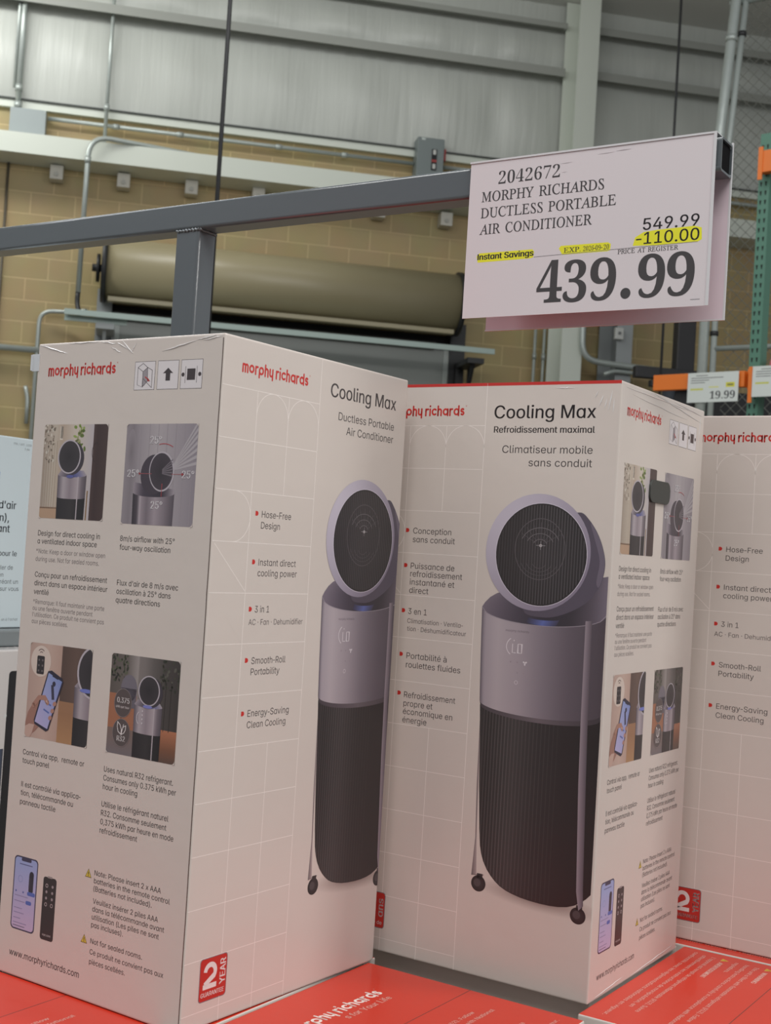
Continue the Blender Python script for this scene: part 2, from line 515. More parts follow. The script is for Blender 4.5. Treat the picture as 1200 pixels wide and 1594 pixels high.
def machine_body(A, lay=0):
    # shadow printed beneath the product
    A.ell(318, 124, 96, 17, (118, 98, 94), lay, 48, rim=BOARD, rot=-0.05)
    # rear legs and castors
    A.strip([(211.5, 213.2, 380, 380), (212.8, 215.6, 264, 264), (215.5, 217.5, 192, 192), (212.5, 220.5, 139, 141)], [(0, (100, 90, 92)), (1, (164, 150, 150))], lay+0.5)
    A.line([(212.5, 139), (232, 141.5)], 1.4, (132, 118, 118), lay+0.5)
    for cx, cy in ((224.5, 128.5), (377, 114)):
        A.ell(cx, cy, 11.5, 11.2, (58, 52, 54), lay+0.8, 24, rim=(36, 32, 34)); A.ell(cx-2, cy+1, 5.5, 5.5, (74, 67, 69), lay+1, 18)
        A.rect(cx-3, cy+7, cx+6, cy+14, (48, 43, 45), lay+0.8)
    # lower body, dark and ribbed
    low = [(210.5, 377), (213.5, 330), (216.7, 264), (221, 205), (223.5, 182), (226, 171), (230, 160.5), (236, 150.5), (243, 142.5), (250, 136.2), (258, 130.8), (267, 126.8), (277, 124), (290, 121.4), (305, 119.8), (320, 119),
           (335, 119), (348, 120), (360, 122.2), (371, 126.4), (381, 132.5), (388, 138.5), (394, 145)]
    def low_col(t):
        S = [(0, (54, 49, 50)), (0.08, (40, 36, 37)), (0.3, (60, 55, 56)), (0.5, (46, 41, 43)), (0.75, (40, 33, 35)), (1, (34, 28, 30))]
        for (t0, c0), (t1, c1) in zip(S, S[1:]):
            if t <= t1+1e-9: return tuple(c0[k]+(c1[k]-c0[k])*(t-t0)/(t1-t0) for k in range(3))
        return S[-1][1]
    pts, cols = [], []
    for x, y in low: pts += [(x, y), (x, 378)]; cols += [low_col((x-210.5)/183.5)]*2
    A.put(pts, [[2*k, 2*k+2, 2*k+3, 2*k+1] for k in range(len(low)-1)], cols, lay+1)
    def low_y(x):
        for (xa, ya), (xb, yb) in zip(low, low[1:]):
            if xa <= x <= xb: return ya+(yb-ya)*(x-xa)/(xb-xa)
        return 150
    for i in range(22):
        x = 217.5+i*4.6+i*i*0.04; c = 82-abs(i-7)*2.3
        A.poly([(x, low_y(x)+1.5), (x+1.5, low_y(x+1.5)+1.5), (x+1.5, 377), (x, 377)], (c, c-6, c-5), lay+1.4)
    # upper body
    st = [(0, (96, 88, 98)), (0.03, (160, 150, 158)), (0.14, (176, 165, 171)), (0.34, (158, 147, 155)), (0.52, (128, 118, 128)), (0.72, (98, 88, 98)), (0.88, (84, 75, 84)), (1, (76, 66, 74))]
    A.strip([(204.8, 393.8, 516, 517, 21), (205.8, 393.8, 480, 480, 16), (207.5, 393.8, 430, 430, 14), (209.5, 393.8, 383.5, 384, 15)], st, lay+2)
    A.strip([(209.5, 393.8, 383.5, 384, 15), (211, 393.8, 378, 377, 15)], [(0, (70, 62, 68)), (0.5, (104, 93, 100)), (1, (60, 52, 58))], lay+2.2)
    # collar: the dark well the head sits in
    A.strip([(250, 393.8, 541, 570, 0), (238, 393.8, 540, 563, 0), (227, 393.8, 536.5, 553, 0), (217, 393.8, 530.5, 543, 0), (209, 393.8, 522.5, 532, 6), (204.8, 393.8, 516, 517, 20.5)], [(0, (118, 108, 120)), (0.12, (98, 89, 102)), (0.3, (70, 63, 75)), (0.5, (50, 45, 56)), (0.72, (54, 48, 56)), (0.88, (86, 77, 88)), (1, (116, 106, 120))], lay+2.5)
    A.line([(204.8+(393.8-204.8)*t, 516+t-20.5*math.sqrt(max(0, 1-(2*t-1)**2))) for t in (i/24 for i in range(25))], 0.9, (150, 140, 150), lay+2.8)
    A.strip([(279, 326, 507, 507, 3), (276, 322, 500, 499, 3)], [(0, (60, 56, 78)), (0.5, (92, 104, 168)), (1, (62, 58, 80))], lay+2.9)
    # grab strip down the side and its leg
    A.strip([(364.5, 374.2, 508, 509), (365.5, 375.8, 374, 374), (367.3, 378.2, 287, 288), (373, 382.6, 145, 150), (377.5, 384, 121, 128)], [(0, (148, 135, 144)), (0.5, (122, 110, 120)), (1, (90, 80, 88))], lay+3)
    # lit display
    A.text('morphy richards', 244.5, 484.5, 3.0, (112, 100, 110), lay+3, x1=281)
    A.ring(262, 464, 15.5, 14, 14.4, 12.9, (214, 206, 212), lay+3, 20, a0=125, a1=235)
    A.line([(256.5, 468), (256.5, 455.5), (262, 455.5)], 1.2, (214, 206, 212), lay+3)
    A.line([(265, 455.5), (265, 468), (271, 468), (271, 455.5)], 1.2, (214, 206, 212), lay+3, closed=True)
    A.ell(258.5, 472.5, 0.9, 0.9, (214, 206, 212), lay+3, 8)
    for t in range(3): A.ell(277+1.9*math.cos(2.1*t+0.5), 442.5+1.9*math.sin(2.1*t+0.5), 1.7, 1.2, (214, 206, 212), lay+3, 10, rot=2.1*t+0.5)
    for x in (255, 265): A.ell(x, 442.5, 1.2, 1.4, (150, 138, 146), lay+3, 10)
    for x in (266, 276): A.ell(x, 428, 1.2, 1.2, (150, 138, 146), lay+3, 10)
    A.ring(265, 414.5, 2.9, 2.9, 2.1, 2.1, (200, 190, 198), lay+3, 16)

def mini_machine(A, cx, fy, rx, ry, bx0, bx1, ytop, ymid, ybot, lay=2, tilt=0.0, shell=-1):
    """the product as it stands in the small photographs"""
    ux = [(0, (92, 84, 94)), (0.2, (170, 160, 166)), (0.45, (140, 128, 136)), (0.7, (168, 156, 162)), (0.85, (112, 102, 110)), (1, (84, 76, 84))]
    A.strip([(bx0+1, bx1-1, ybot, ybot), (bx0+0.5, bx1-0.5, ymid, ymid, 2)], [(0, (38, 34, 38)), (0.5, (52, 48, 50)), (1, (30, 27, 30))], lay)
    A.strip([(bx0+0.5, bx1-0.5, ymid, ymid, 2), (bx0, bx1, ytop, ytop, 3)], ux, lay+0.3)
    A.strip([(bx0, bx1, ytop, ytop, 3), (bx0+6, bx1-6, ytop+6, ytop+6)], [(0, (150, 140, 148)), (0.4, (70, 64, 78)), (0.6, (84, 88, 140)), (1, (160, 150, 158))], lay+0.4)
    A.rect(bx0+(bx1-bx0)*0.70, ybot, bx0+(bx1-bx0)*0.735, ytop-2, (176, 166, 172), lay+0.8)
    A.ell(cx-shell*rx*0.28, fy-ry*0.08, rx*1.0, ry*0.98, (62, 56, 64), lay+1, 32)
    A.ell(cx, fy, rx, ry, (178, 170, 178), lay+1.4, 36, rot=tilt)
    A.ell(cx, fy, rx*0.9, ry*0.92, (44, 40, 44), lay+1.8, 36, rim=(58, 53, 57), rot=tilt)

def grid_lines(A, v3, en):
    hs = [774.4, 711.2, 648.6, 585.8, 523.4, 460.8, 397.5, 333.9, 271.3, 208, 144.4, 82, 19.5]
    for h in hs: A.rect(0, h-0.4, v3, h+0.4, LINE)
    v1, v2 = 67, 129
    A.rect(v1-0.4, 0, v1+0.4, 774.4, LINE); A.rect(v3-0.4, 0, v3+0.4, 836, LINE)
    A.rect(v2-0.4, 648.6, v2+0.4, 774.4, LINE); A.rect(v2-0.4, 0, v2+0.4, 333.9, LINE)
    for a, b in ((v1, v2), (v2, v3)):
        r = (b-a)/2
        A.ring((a+b)/2, 774.4-r, r+0.4, r+0.4, r-0.4, r-0.4, LINE, 0, 40, a0=0, a1=180)
        A.ring((a+b)/2, 711, r+0.4, r+0.4, r-0.4, r-0.4, BOARD, 0, 4, a0=0, a1=1)
    r = 31.4; A.ring(36, 617.2, r+0.4, r+0.4, r-0.4, r-0.4, LINE, 0, 40, a0=-90, a1=90)
    A.line([(5, 583), (66, 526)], 0.8, LINE); A.line([(67, 460), (36, 492)], 0.4, BOARD)

def front_art(en):
    """the printed pieces of a front panel: [(name, art)]"""
    out = []
    A = Art(); grid_lines(A, 192.5, en); out.append(('grid_lines', A.clip(0.8, 0.8, 397.2, 835.2)))
    A = Art(); brand(A, 26.5 if not en else 34.8, 794.6 if en else 789.5, 131.5, 10.6, REDI); out.append(('brand_logo', A))
    A = Art()
    if en:
        A.text('Cooling Max', 215.1, 787.8, 18.3, DARK, x1=369.6, bold=0.35); out.append(('headline_text', A)); A = Art()
        A.text('Ductless Portable', 235.4, 758.6, 10.6, DARK, x1=367.5); A.text('Air Conditioner', 254.8, 740.4, 10.6, DARK, x1=367.4)
    else:
        A.text('Cooling Max', 206.4, 784.8, 18.3, DARK, x1=362.3, bold=0.35); out.append(('headline_text', A)); A = Art()
        A.text('Refroidissement maximal', 207.1, 764.4, 9.0, DARK, x1=362, bold=0.3); out.append(('translation_text', A)); A = Art()
        A.text('Climatiseur mobile', 222.1, 735.6, 10.6, DARK, x1=360.5); A.text('sans conduit', 264.7, 717.2, 10.6, DARK, x1=360.7)
    out.append(('subtitle_text', A))
    if en:
        L = [('Hose-Free', 89.2, 618.4, 147.3, 8.4), ('Design', 89, 604.5, 126.1, 8.4), ('Instant direct', 88.7, 558.2, 163.3, 8.4), ('cooling power', 88.3, 544.8, 166.5, 8.4),
             ('3 in 1', 87.6, 499.4, 115.3, 8.4), ('AC \u00b7 Fan \u00b7 Dehumidifier', 77, 483.9, 184.9, 7.2), ('Smooth-Roll', 87.3, 435.1, 154.3, 8.4), ('Portability', 87.2, 421.3, 143.6, 8.4),
             ('Energy-Saving', 86.4, 369.5, 167.7, 8.4), ('Clean Cooling', 86.3, 355.3, 162.4, 8.4)]
        B = [(79.6, 623.0), (79.3, 562.4), (78.7, 503.6), (77.7, 440), (76.9, 373.9)]
    else:
        L = [('Conception', 82.1, 614.8, 147, 8.6), ('sans conduit', 82.3, 602, 153.7, 8.6), ('Puissance de', 81.6, 563, 155.6, 8.6), ('refroidissement', 81.6, 551.4, 169.3, 8.6),
             ('instantan\u00e9 et', 81.6, 539.2, 157.3, 8.6), ('direct', 81.6, 527, 114.4, 8.6), ('3 en 1', 82, 496.1, 113.8, 8.6), ('Climatisation \u00b7 Ventila-', 81.4, 483, 175.3, 6.6),
             ('tion \u00b7 D\u00e9shumidificateur', 81.8, 471.4, 181.1, 6.6), ('Portabilit\u00e9 \u00e0', 83.6, 431, 151.9, 8.6), ('roulettes fluides', 83.6, 417.8, 175.4, 8.6),
             ('Refroidissement', 83.5, 373.7, 170.1, 8.6), ('propre et', 83.4, 361.2, 132.9, 8.6), ('\u00e9conomique en', 83.4, 349.4, 166.8, 8.6), ('\u00e9nergie', 83.3, 337.2, 124.4, 8.6)]
        B = [(72.4, 619.3), (72.8, 567.4), (73.6, 500.8), (74.3, 436.5), (74.8, 379.5)]
    for k, (x, y) in enumerate(B):
        A = Art(); lo_y = B[k+1][1]+6 if k < 4 else 0
        for t, tx, ty, x1, cap in L:
            if lo_y < ty < y+6: A.text(t, tx, ty, cap, GREY if cap < 8 else (70, 63, 63), x1=x1)
        A.poly([(x-2.8, y-3), (x, y-3)]+[(x+3*math.cos(t), y+3*math.sin(t)) for t in (math.radians(a) for a in range(-70, 71, 20))]+[(x, y+3), (x-2.8, y+3)], REDI)
        out.append(('feature_text', A))
    dx, dy = (19.0, 4.0) if en else (0, 0)
    A = Art(); A.T = (1, 1, dx, dy); machine_body(A); machine_head(A, 4); out.append(('product_picture', A.clip(190, 80, 396.9, 700)))
    A = Art()
    x0 = 30.2 if en else 24.5; y0 = 30.5 if en else 34
    A.rrect(x0-1, y0-1, x0+48.4, y0+51.4, 4.6, (120, 112, 118)); A.rrect(x0, y0, x0+47.4, y0+50.4, 4, (186, 44, 36), 1)
    # the big figure 2
    def two(cx, cy, w, h, th, col):
        r = w/2-th/2
        arc = [(cx+r*math.cos(math.radians(a)), cy+h-th/2-r+r*math.sin(math.radians(a))) for a in range(175, -41, -15)]
        A.line(arc+[(cx-r-th*0.1, cy+th*0.9)], th, col, 2); A.rect(cx-w/2, cy, cx+w/2, cy+th, col, 2)
    if en:
        two(x0+18, y0+13.5, 24, 32, 6.2, (226, 216, 214))
        A.text('YEAR', x0+45.4, y0+14.5, 10.0, (226, 216, 214), 2, rot=math.pi/2, x1=x0+45.4+31, bold=0.35)
        A.text('GUARANTEE', x0+3.2, y0+4.6, 5.4, (226, 216, 214), 2, x1=x0+44.2, bold=0.15)
    else:
        two(x0+18, y0+13.5, 24, 32, 6.2, (200, 188, 188))
        A.text('ans', x0+45.4, y0+16, 10.0, (206, 196, 196), 2, rot=math.pi/2, x1=x0+45.4+26, bold=0.3)
        A.text('Garantie de', x0+3.2, y0+4.6, 5.4, (206, 196, 196), 2, x1=x0+44.2)
    out.append(('guarantee_badge', A))
    if not en:
        A = Art(); A.rect(0.6, 831.6, 397.4, 836.0, (190, 40, 34)); out.append(('red_top_edge', A))
    return out

def side_art():
    out = []
    A = Art(); brand(A, 23.4, 792, 129, 10.8, REDI); out.append(('brand_logo', A))
    ink = (60, 52, 54)
    def box(A, x0, x1): A.rect(x0, 769.2, x1, 805.4, ink); A.rect(x0+0.55, 769.75, x1-0.55, 804.85, (216, 210, 212), 1)
    A = Art(); box(A, 186.2, 222.2)
    L = lambda p, c=ink, w=0.55: A.line(p, w, c, 3)
    A.poly([(201, 793), (209, 797.5), (209.5, 779.5), (201.1, 773)], (150, 143, 148), 2)
    L([(200.6, 803), (191.9, 798), (201, 792.6), (209, 797.6), (200.6, 803)]); L([(191.9, 798), (192, 776), (201.1, 773), (201, 792.6)]); L([(209, 797.6), (209.6, 780), (201.1, 773)])
    L([(209, 797.6), (217.2, 794), (217.4, 772)]); L([(201.1, 784), (217.4, 772)])
    A.line([(205, 786), (212, 781.5)], 1.4, (180, 60, 58), 4); A.poly([(210, 784.5), (214.5, 780), (209.5, 780.2)], (180, 60, 58), 4)
    out.append(('handling_icon', A))
    A = Art(); box(A, 226.4, 262.6)
    A.poly([(244.5, 796.2), (236, 789.4), (240.8, 789.4), (240.8, 780), (248.6, 780), (248.6, 789.4), (253.2, 789.4)], ink, 2); out.append(('handling_icon', A))
    A = Art(); box(A, 266.4, 302.4)
    A.rect(277, 780, 290.6, 794, ink, 2); L([(274.2, 776.5), (274.2, 797)]); L([(293.2, 776.5), (293.2, 797)])
    A.ell(270.2, 786.9, 2.6, 2.6, ink, 2, 16); A.ell(298, 786.9, 2.6, 2.6, ink, 2, 16); out.append(('handling_icon', A))
    # ---- photo: direct cooling in a room
    R = 5.2
    def frame(A, x0, y0, x1, y1):
        A.corners(x0, y0, x1, y1, R, BOARD, 9); return A.clip(x0, y0, x1, y1)
    rn = random.Random(3)
    A = Art(); x0, y0, x1, y1 = 24.4, 602, 145.6, 726.6
    A.hgrad(x0, y0, x1, y1, [(0, (160, 146, 134)), (0.18, (186, 174, 160)), (0.3, (176, 158, 142)), (0.5, (196, 184, 172)), (0.78, (180, 172, 176)), (0.8, (192, 186, 190)), (1, (190, 180, 184))])
    A.rect(x0, y0, 66, 616, (176, 146, 122), 1); A.rect(x0, 615, 60, 617, (140, 116, 98), 1)
    for i in range(6): A.line([(28+i*4.5, 616), (27+i*4.8, 690+i*3)], 0.7, (150, 132, 116), 1)
    for i in range(46):
        A.ell(rn.uniform(25, 46), rn.uniform(676, 727), rn.uniform(1, 2.6), rn.uniform(0.8, 2), rn.choice([(120, 108, 96), (206, 198, 186), (140, 126, 112)]), 1, 8, rot=rn.uniform(0, 3))
    for i in range(5): A.rect(55+i*1.2, 706+i*2, 61, 724, (206, 196, 184), 1)
    for i in range(34):
        A.ell(90+rn.gauss(4, 5), rn.uniform(690, 727), rn.uniform(1.6, 4), rn.uniform(1.2, 2.6), rn.choice([(118, 138, 66), (140, 158, 84), (96, 114, 56), (150, 150, 110)]), 1.5, 8, rot=rn.uniform(0, 3))
    A.hgrad(119.5, y0, x1, y1, [(0, (74, 56, 54)), (0.3, (60, 44, 44)), (1, (70, 54, 52))], 2)
    A.ring(127, 690, 9, 13, 8.4, 12.4, (40, 30, 30), 3, 24, a0=70, a1=250)
    A.rect(113, y0, 115, 640, (150, 118, 84), 2); A.line([(115, 640), (113, 600)], 0.8, (112, 84, 60), 2)
    mini_machine(A, 76, 684, 22, 22.5, 56.4, 111, 660, 630.5, 602, 3, shell=-1)
    A.ell(80, 658, 7, 2.2, (88, 92, 150), 7, 16)
    out.append(('feature_photo', frame(A, x0, y0, x1, y1)))
    # ---- photo: swivelling head
    A = Art(); x0, y0, x1, y1 = 179.4, 600.2, 302.2, 726.4
    A.hgrad(x0, y0, x1, y1, [(0, (142, 134, 140)), (0.1, (128, 120, 126)), (0.2, (150, 142, 148)), (0.45, (168, 160, 164)), (0.7, (156, 148, 154)), (1, (138, 130, 138))])
    for i in range(7): A.rect(205+i*15, y0, 206+i*15, y1, (148, 140, 146), 1)
    A.ell(190, 690, 9, 30, (120, 112, 118), 0.6, 24, rim=(142, 134, 140))
    for k in range(7):
        A.poly([(262, 668+k*0.6), (303, 676+k*8.5), (303, 680+k*8.7), (262, 669.5+k*0.6)], (170, 163, 168), 1.2+0.05*k)
    A.strip([(198.6, 268.4, 600, 600), (197.6, 268.9, 640, 640, 5)], [(0, (50, 45, 52)), (0.14, (80, 72, 80)), (0.16, (196, 186, 192)), (0.2, (150, 138, 146)), (0.35, (116, 106, 114)), (0.55, (156, 144, 152)), (0.8, (122, 112, 120)), (1, (84, 76, 84))], 2)
    A.strip([(197.6, 268.9, 640, 640, 5), (197.6, 268.9, 653, 645, 0)], [(0, (150, 140, 148)), (0.25, (70, 62, 74)), (0.7, (52, 46, 56)), (1, (160, 150, 158))], 2.2)
    A.ell(232, 663, 23, 25, (66, 58, 68), 3, 32)
    A.ell(245, 667, 21.5, 25, (178, 170, 178), 3.4, 36, rot=0.12); A.ell(244.4, 667, 19.6, 23, (50, 44, 50), 3.8, 36, rim=(66, 58, 66), rot=0.12)
    for k in range(6): A.poly([(246, 664+k), (263, 661+k*4), (263, 663+k*4), (246, 665+k)], (112, 104, 112), 4.2)
    A.ring(246, 668, 34, 34, 33.2, 33.2, (176, 60, 66), 4.5, 9, a0=62, a1=104)
    for x0_, x1_ in ((206, 228), (262, 279)): A.line([(x0_, 664), (x1_, 664)], 0.55, (170, 84, 90), 4.6)
    A.poly([(279, 666), (279, 662), (283, 664)], (150, 40, 50), 4.6); A.ell(207, 664, 1.4, 1.4, (150, 40, 50), 4.6, 10)
    A.line([(247, 652), (247, 636)], 0.8, (176, 70, 76), 4.6)
    for x, y in ((222, 701.6), (185.6, 659.4), (280, 659.2), (230, 620.6)): A.text('25\u00b0', x, y, 9.4, (242, 238, 241), 5, x1=x+19.6, bold=0.2)
    out.append(('feature_photo', frame(A, x0, y0, x1, y1)))
    # ---- photo: hand with a telephone
    A = Art(); x0, y0, x1, y1 = 26.2, 312.6, 145.2, 437
    A.hgrad(x0, y0, x1, y1, [(0, (176, 150, 140)), (0.3, (190, 164, 152)), (0.52, (178, 150, 138)), (0.53, (84, 66, 60)), (0.75, (98, 78, 70)), (1, (88, 70, 64))])
    A.rect(88, y0, x1, 366, (150, 112, 84), 1); A.vgrad(88, y0, x1, 352, [(0, (168, 128, 92)), (1, (148, 110, 82))], 1.2)
    mini_machine(A, 150, 408, 31, 34, 116, 176, 388, 349, 312, 2, shell=-1)
    A.ell(138, 384, 12, 2.6, (110, 120, 190), 7.5, 16)
    A.ell(48.6, 413.5, 19.5, 20.4, (206, 190, 180), 2, 36)
    A.rrect(41.2, 396.6, 55.6, 420.6, 2, (48, 43, 46), 3)
    for i in range(3):
        for j in range(2): A.ell(45+j*7, 401+i*7, 1.5, 1.5, (110, 102, 104), 4, 8)
    for r in (4, 7.5): A.ring(48.4, 422.5, r, r, r-1.3, r-1.3, (120, 104, 100), 3, 14, a0=40, a1=140)
    # hand: wrist and palm behind, fingertips in front
    A.poly([(26, 312), (26, 331), (30, 345), (38, 356), (48, 366), (58, 370), (66, 366), (70, 358), (62, 350), (60, 338), (54, 330), (46, 322), (40, 318), (36, 312)], (152, 112, 100), 4)
    A.poly([(26, 312), (26, 326), (34, 330), (44, 330), (40, 318), (36, 312)], (190, 160, 148), 4.2)
    A.poly([(64, 402), (71, 403.5), (92, 395), (94.5, 390), (72, 326), (67, 323.5), (44, 331), (42.5, 336)], (44, 40, 58), 5)
    A.put([(65.5, 400), (92, 391), (69.5, 327), (44.5, 334)], [[0, 3, 2, 1]], [(140, 154, 200), (120, 136, 190), (168, 164, 206), (176, 168, 208)], 5.5)
    A.poly([(73, 399), (85, 395), (84, 392.5), (73, 396)], (44, 40, 58), 6)
    A.line([(74, 385), (77, 366)], 5.0, (58, 56, 76), 6); A.ell(77, 386.5, 3.2, 3.4, (50, 48, 66), 6.1, 14)
    for p in (((62, 362), (74, 358)), ((60, 352), (71, 348))): A.line(p, 2.2, (90, 106, 168), 6)
    A.line([(40, 355), (50, 366), (61, 367), (67, 361)], 6.4, (164, 122, 108), 7, round_=True)
    A.ell(65.6, 362.4, 2.2, 1.5, (196, 160, 148), 7.2, 12, rot=-0.8)
    for yy in (361, 351.5, 342): A.ell(80.5-(361-yy)*0.36, yy, 3.6, 2.9, (170, 126, 112), 6.6, 14, rot=0.5)
    out.append(('feature_photo', frame(A, x0, y0, x1, y1)))
    # ---- photo: living room
    A = Art(); x0, y0, x1, y1 = 180.4, 313, 298.8, 437.2
    A.hgrad(x0, y0, x1, y1, [(0, (88, 80, 76)), (0.25, (104, 96, 92)), (0.4, (150, 142, 140)), (0.42, (124, 116, 114)), (0.5, (120, 112, 110)), (0.62, (96, 90, 88)), (0.8, (70, 64, 62)), (1, (60, 54, 52))])
    A.vgrad(x0, y0, 226, 345, [(0, (112, 104, 108)), (1, (120, 100, 92))], 1); A.rect(x0, 344, 228, 388, (156, 104, 78), 0.7)
    A.vgrad(262, y0, x1, 352, [(0, (90, 70, 62)), (0.4, (120, 80, 60)), (1, (172, 112, 82))], 1)
    for i in range(46): A.ell(rn.uniform(181, 210), rn.uniform(404, 437), rn.uniform(1.4, 3.6), rn.uniform(1, 2), rn.choice([(52, 56, 44), (70, 74, 58), (44, 44, 40), (90, 92, 76)]), 1.4, 8, rot=rn.uniform(0, 3))
    for i in range(40): A.ell(rn.uniform(266, 298), rn.uniform(400, 437), rn.uniform(1.4, 3.2), rn.uniform(1, 2), rn.choice([(48, 50, 42), (66, 66, 56), (88, 86, 78)]), 1.4, 8, rot=rn.uniform(0, 3))
    for x in (203, 268, 276, 285): A.line([(x, 350), (x+1, 410)], 0.9, (46, 40, 38), 1.4)
    A.ell(214, 396, 14, 17, (112, 106, 116), 1.8, 28); A.rect(200.5, 372, 227.5, 396, (100, 94, 104), 1.8)
    mini_machine(A, 248.8, 396.5, 18.4, 18.6, 225, 273, 378.5, 345, 313, 2.4, shell=-1)
    A.ell(248, 377, 8, 2, (120, 124, 190), 7.2, 16)
    for i in range(4): A.ell(240, 371-i*5, 0.8, 1.2, (214, 206, 212), 7, 8)
    A.ring(236, 362, 6, 8, 5.2, 7.2, (214, 206, 212), 7, 14, a0=110, a1=250)
    for cx, cy, rx, ry in ((205.3, 377, 15.4, 18), (205.3, 340, 15.6, 17.6)):
        A.ell(cx, cy, rx, ry, (130, 118, 118), 5, 30); A.ell(cx, cy, rx-0.7, ry-0.7, (84, 74, 74), 5.3, 30)
    A.text('0.375', 195, 377, 6.6, (232, 226, 226), 6, x1=216.4, bold=0.2); A.text('kWh per hour', 193.6, 370.5, 3.0, (214, 206, 206), 6, x1=217)
    A.text('R32', 198.6, 329.6, 6.4, (232, 226, 226), 6, x1=212.4, bold=0.2)
    for P in ([(205.2, 338), (200, 341), (198, 347), (198.4, 353), (203, 349.5), (205.6, 344)], [(206, 338), (210, 340), (212.6, 344), (213, 349.5), (208.6, 347.5), (206.4, 343)]):
        A.line(P, 0.9, (226, 220, 220), 6, closed=True)
    A.line([(205.5, 337), (209, 351)], 0.8, (226, 220, 220), 6.2)
    out.append(('feature_photo', frame(A, x0, y0, x1, y1)))
    # ---- captions
    c, n = (66, 58, 60), (112, 102, 102)
    CAP = [
        ("Design for direct cooling in", 25.1, 578.6, 143.3, 6.9, c), ("a ventilated indoor space", 25.1, 568, 138.6, 6.9, c), ("*Note: Keep a door or window open", 23.8, 555, 155.3, 6.1, n), ("during use. Not for sealed rooms.", 23.7, 544.6, 145, 6.1, n),
        ("8m/s airflow with 25\u00b0", 180.2, 578.2, 274.5, 6.9, c), ("four-way oscillation", 180.3, 567.2, 268.4, 6.9, c),
        ("Con\u00e7u pour un refroidissement", 24.6, 523.6, 161.7, 6.9, c), ("direct dans un espace int\u00e9rieur", 24.7, 512.2, 163.5, 6.9, c), ("ventil\u00e9", 24.8, 500.8, 53.9, 6.9, c),
        ("*Remarque: Il faut maintenir une porte", 24.8, 488, 160.4, 5.9, n), ("ou une fen\u00eatre ouverte pendant", 24.7, 479.4, 139.4, 5.9, n), ("l'utilisation. Ce produit ne convient pas", 24.8, 471, 161.3, 5.9, n), ("aux pi\u00e8ces scell\u00e9es.", 24.7, 462, 94.7, 5.9, n),
        ("Flux d'air de 8 m/s avec", 180, 522.4, 285.7, 6.9, c), ("oscillation \u00e0 25\u00b0 dans", 180.2, 511.6, 274, 6.9, c), ("quatre directions", 180, 500.6, 257.1, 6.9, c),
        ("Control via app,  remote or", 25.4, 288.6, 143.1, 6.9, c), ("touch panel", 25.7, 277.4, 78, 6.9, c), ("Uses natural R32 refrigerant.", 179.4, 288.2, 298.4, 6.9, c), ("Consumes only 0.375 kWh per", 179.4, 277.2, 304.4, 6.9, c), ("hour in cooling", 179.6, 266.2, 240.1, 6.9, c),
        ("Il est contr\u00f4l\u00e9 via applica-", 26.6, 246.4, 140.5, 6.9, c), ("tion, t\u00e9l\u00e9commande ou", 26.6, 235.2, 127.5, 6.9, c), ("panneau tactile", 26.4, 223.4, 95.5, 6.9, c),
        ("Utilise le r\u00e9frig\u00e9rant naturel", 179.3, 244.6, 294.8, 6.9, c), ("R32. Consomme seulement", 179.3, 233.4, 292.4, 6.9, c), ("0,375 kWh par heure en mode", 179.3, 222.4, 305, 6.9, c), ("refroidissement", 179.1, 211.6, 245, 6.9, c),
        ("Note: Please insert 2 x AAA", 175.2, 157.8, 290.5, 6.4, c), ("batteries in the remote control", 175.2, 148, 306, 6.4, c), ("(Batteries not included).", 175.2, 138.2, 276.8, 6.4, c),
        ("Veuillez ins\u00e9rer 2 piles AAA", 175.6, 122.9, 288.7, 6.4, c), ("dans la t\u00e9l\u00e9commande avant", 175.6, 113.1, 299.9, 6.4, c), ("utilisation (Les piles ne sont", 175.6, 103.2, 291.9, 6.4, c), ("pas incluses).", 175.6, 93.6, 231.6, 6.4, c),
        ("Not for sealed rooms.", 175.9, 73.3, 266.5, 6.4, c), ("Ce produit ne convient pas aux", 176, 60, 303.3, 6.4, c), ("pi\u00e8ces scell\u00e9es.", 176.2, 48, 239.1, 6.4, c)]
    A = None; last = None
    for t, x, y, x1, cap, col in CAP:
        if last is None or last[1]-y > 14 or last[1] < y or last[2] != col: A = Art(); out.append(('caption_text', A))
        A.text(t, x, y, cap, col, x1=x1, bold=0.05 if col == c else 0); last = (x, y, col)
    for yb, yt in ((153.2, 164.2), (71.4, 82.2)):
        A = Art(); A.poly([(158.6, yb), (170.2, yb), (164.4, yt)], (96, 88, 40)); A.poly([(159.8, yb+0.8), (169, yb+0.8), (164.4, yt-1.4)], (206, 186, 70), 1)
        A.rect(163.8, yb+3.4, 165, yb+7, (70, 60, 40), 2); A.rect(163.8, yb+1.6, 165, yb+2.7, (70, 60, 40), 2); out.append(('warning_symbol', A))
    # ---- telephone and remote control
    A = Art(); A.rrect(24.2, 61, 70.6, 156.4, 6, (62, 58, 82)); A.put(A.rrect_pts(26, 62.8, 68.8, 154.6, 5), [list(range(28))], [(186, 172, 204) if i < 7 or i >= 21 else (150, 164, 208) for i in range(28)], 1)
    A.rrect(38, 150.6, 57.4, 155, 2, (62, 58, 82), 2)
    A.line([(35, 146.5), (60, 146.5)], 1.2, (96, 100, 140), 2)
    A.rrect(55, 113, 63.6, 134, 1.5, (52, 48, 62), 2); A.ell(59.4, 135, 4.4, 4.8, (46, 42, 56), 2.2, 16); A.rect(54.8, 118, 58, 134, (60, 56, 70), 2.1)
    A.ring(38, 127, 4.5, 4.5, 4, 4, (130, 140, 186), 2, 16)
    for x in (31, 45): A.ell(x, 110.5, 1.4, 1.4, (90, 100, 160), 2, 10)
    A.rrect(53, 108, 68, 113, 2, (84, 104, 176), 2); A.rrect(51, 96, 62, 101, 2, (84, 104, 176), 2)
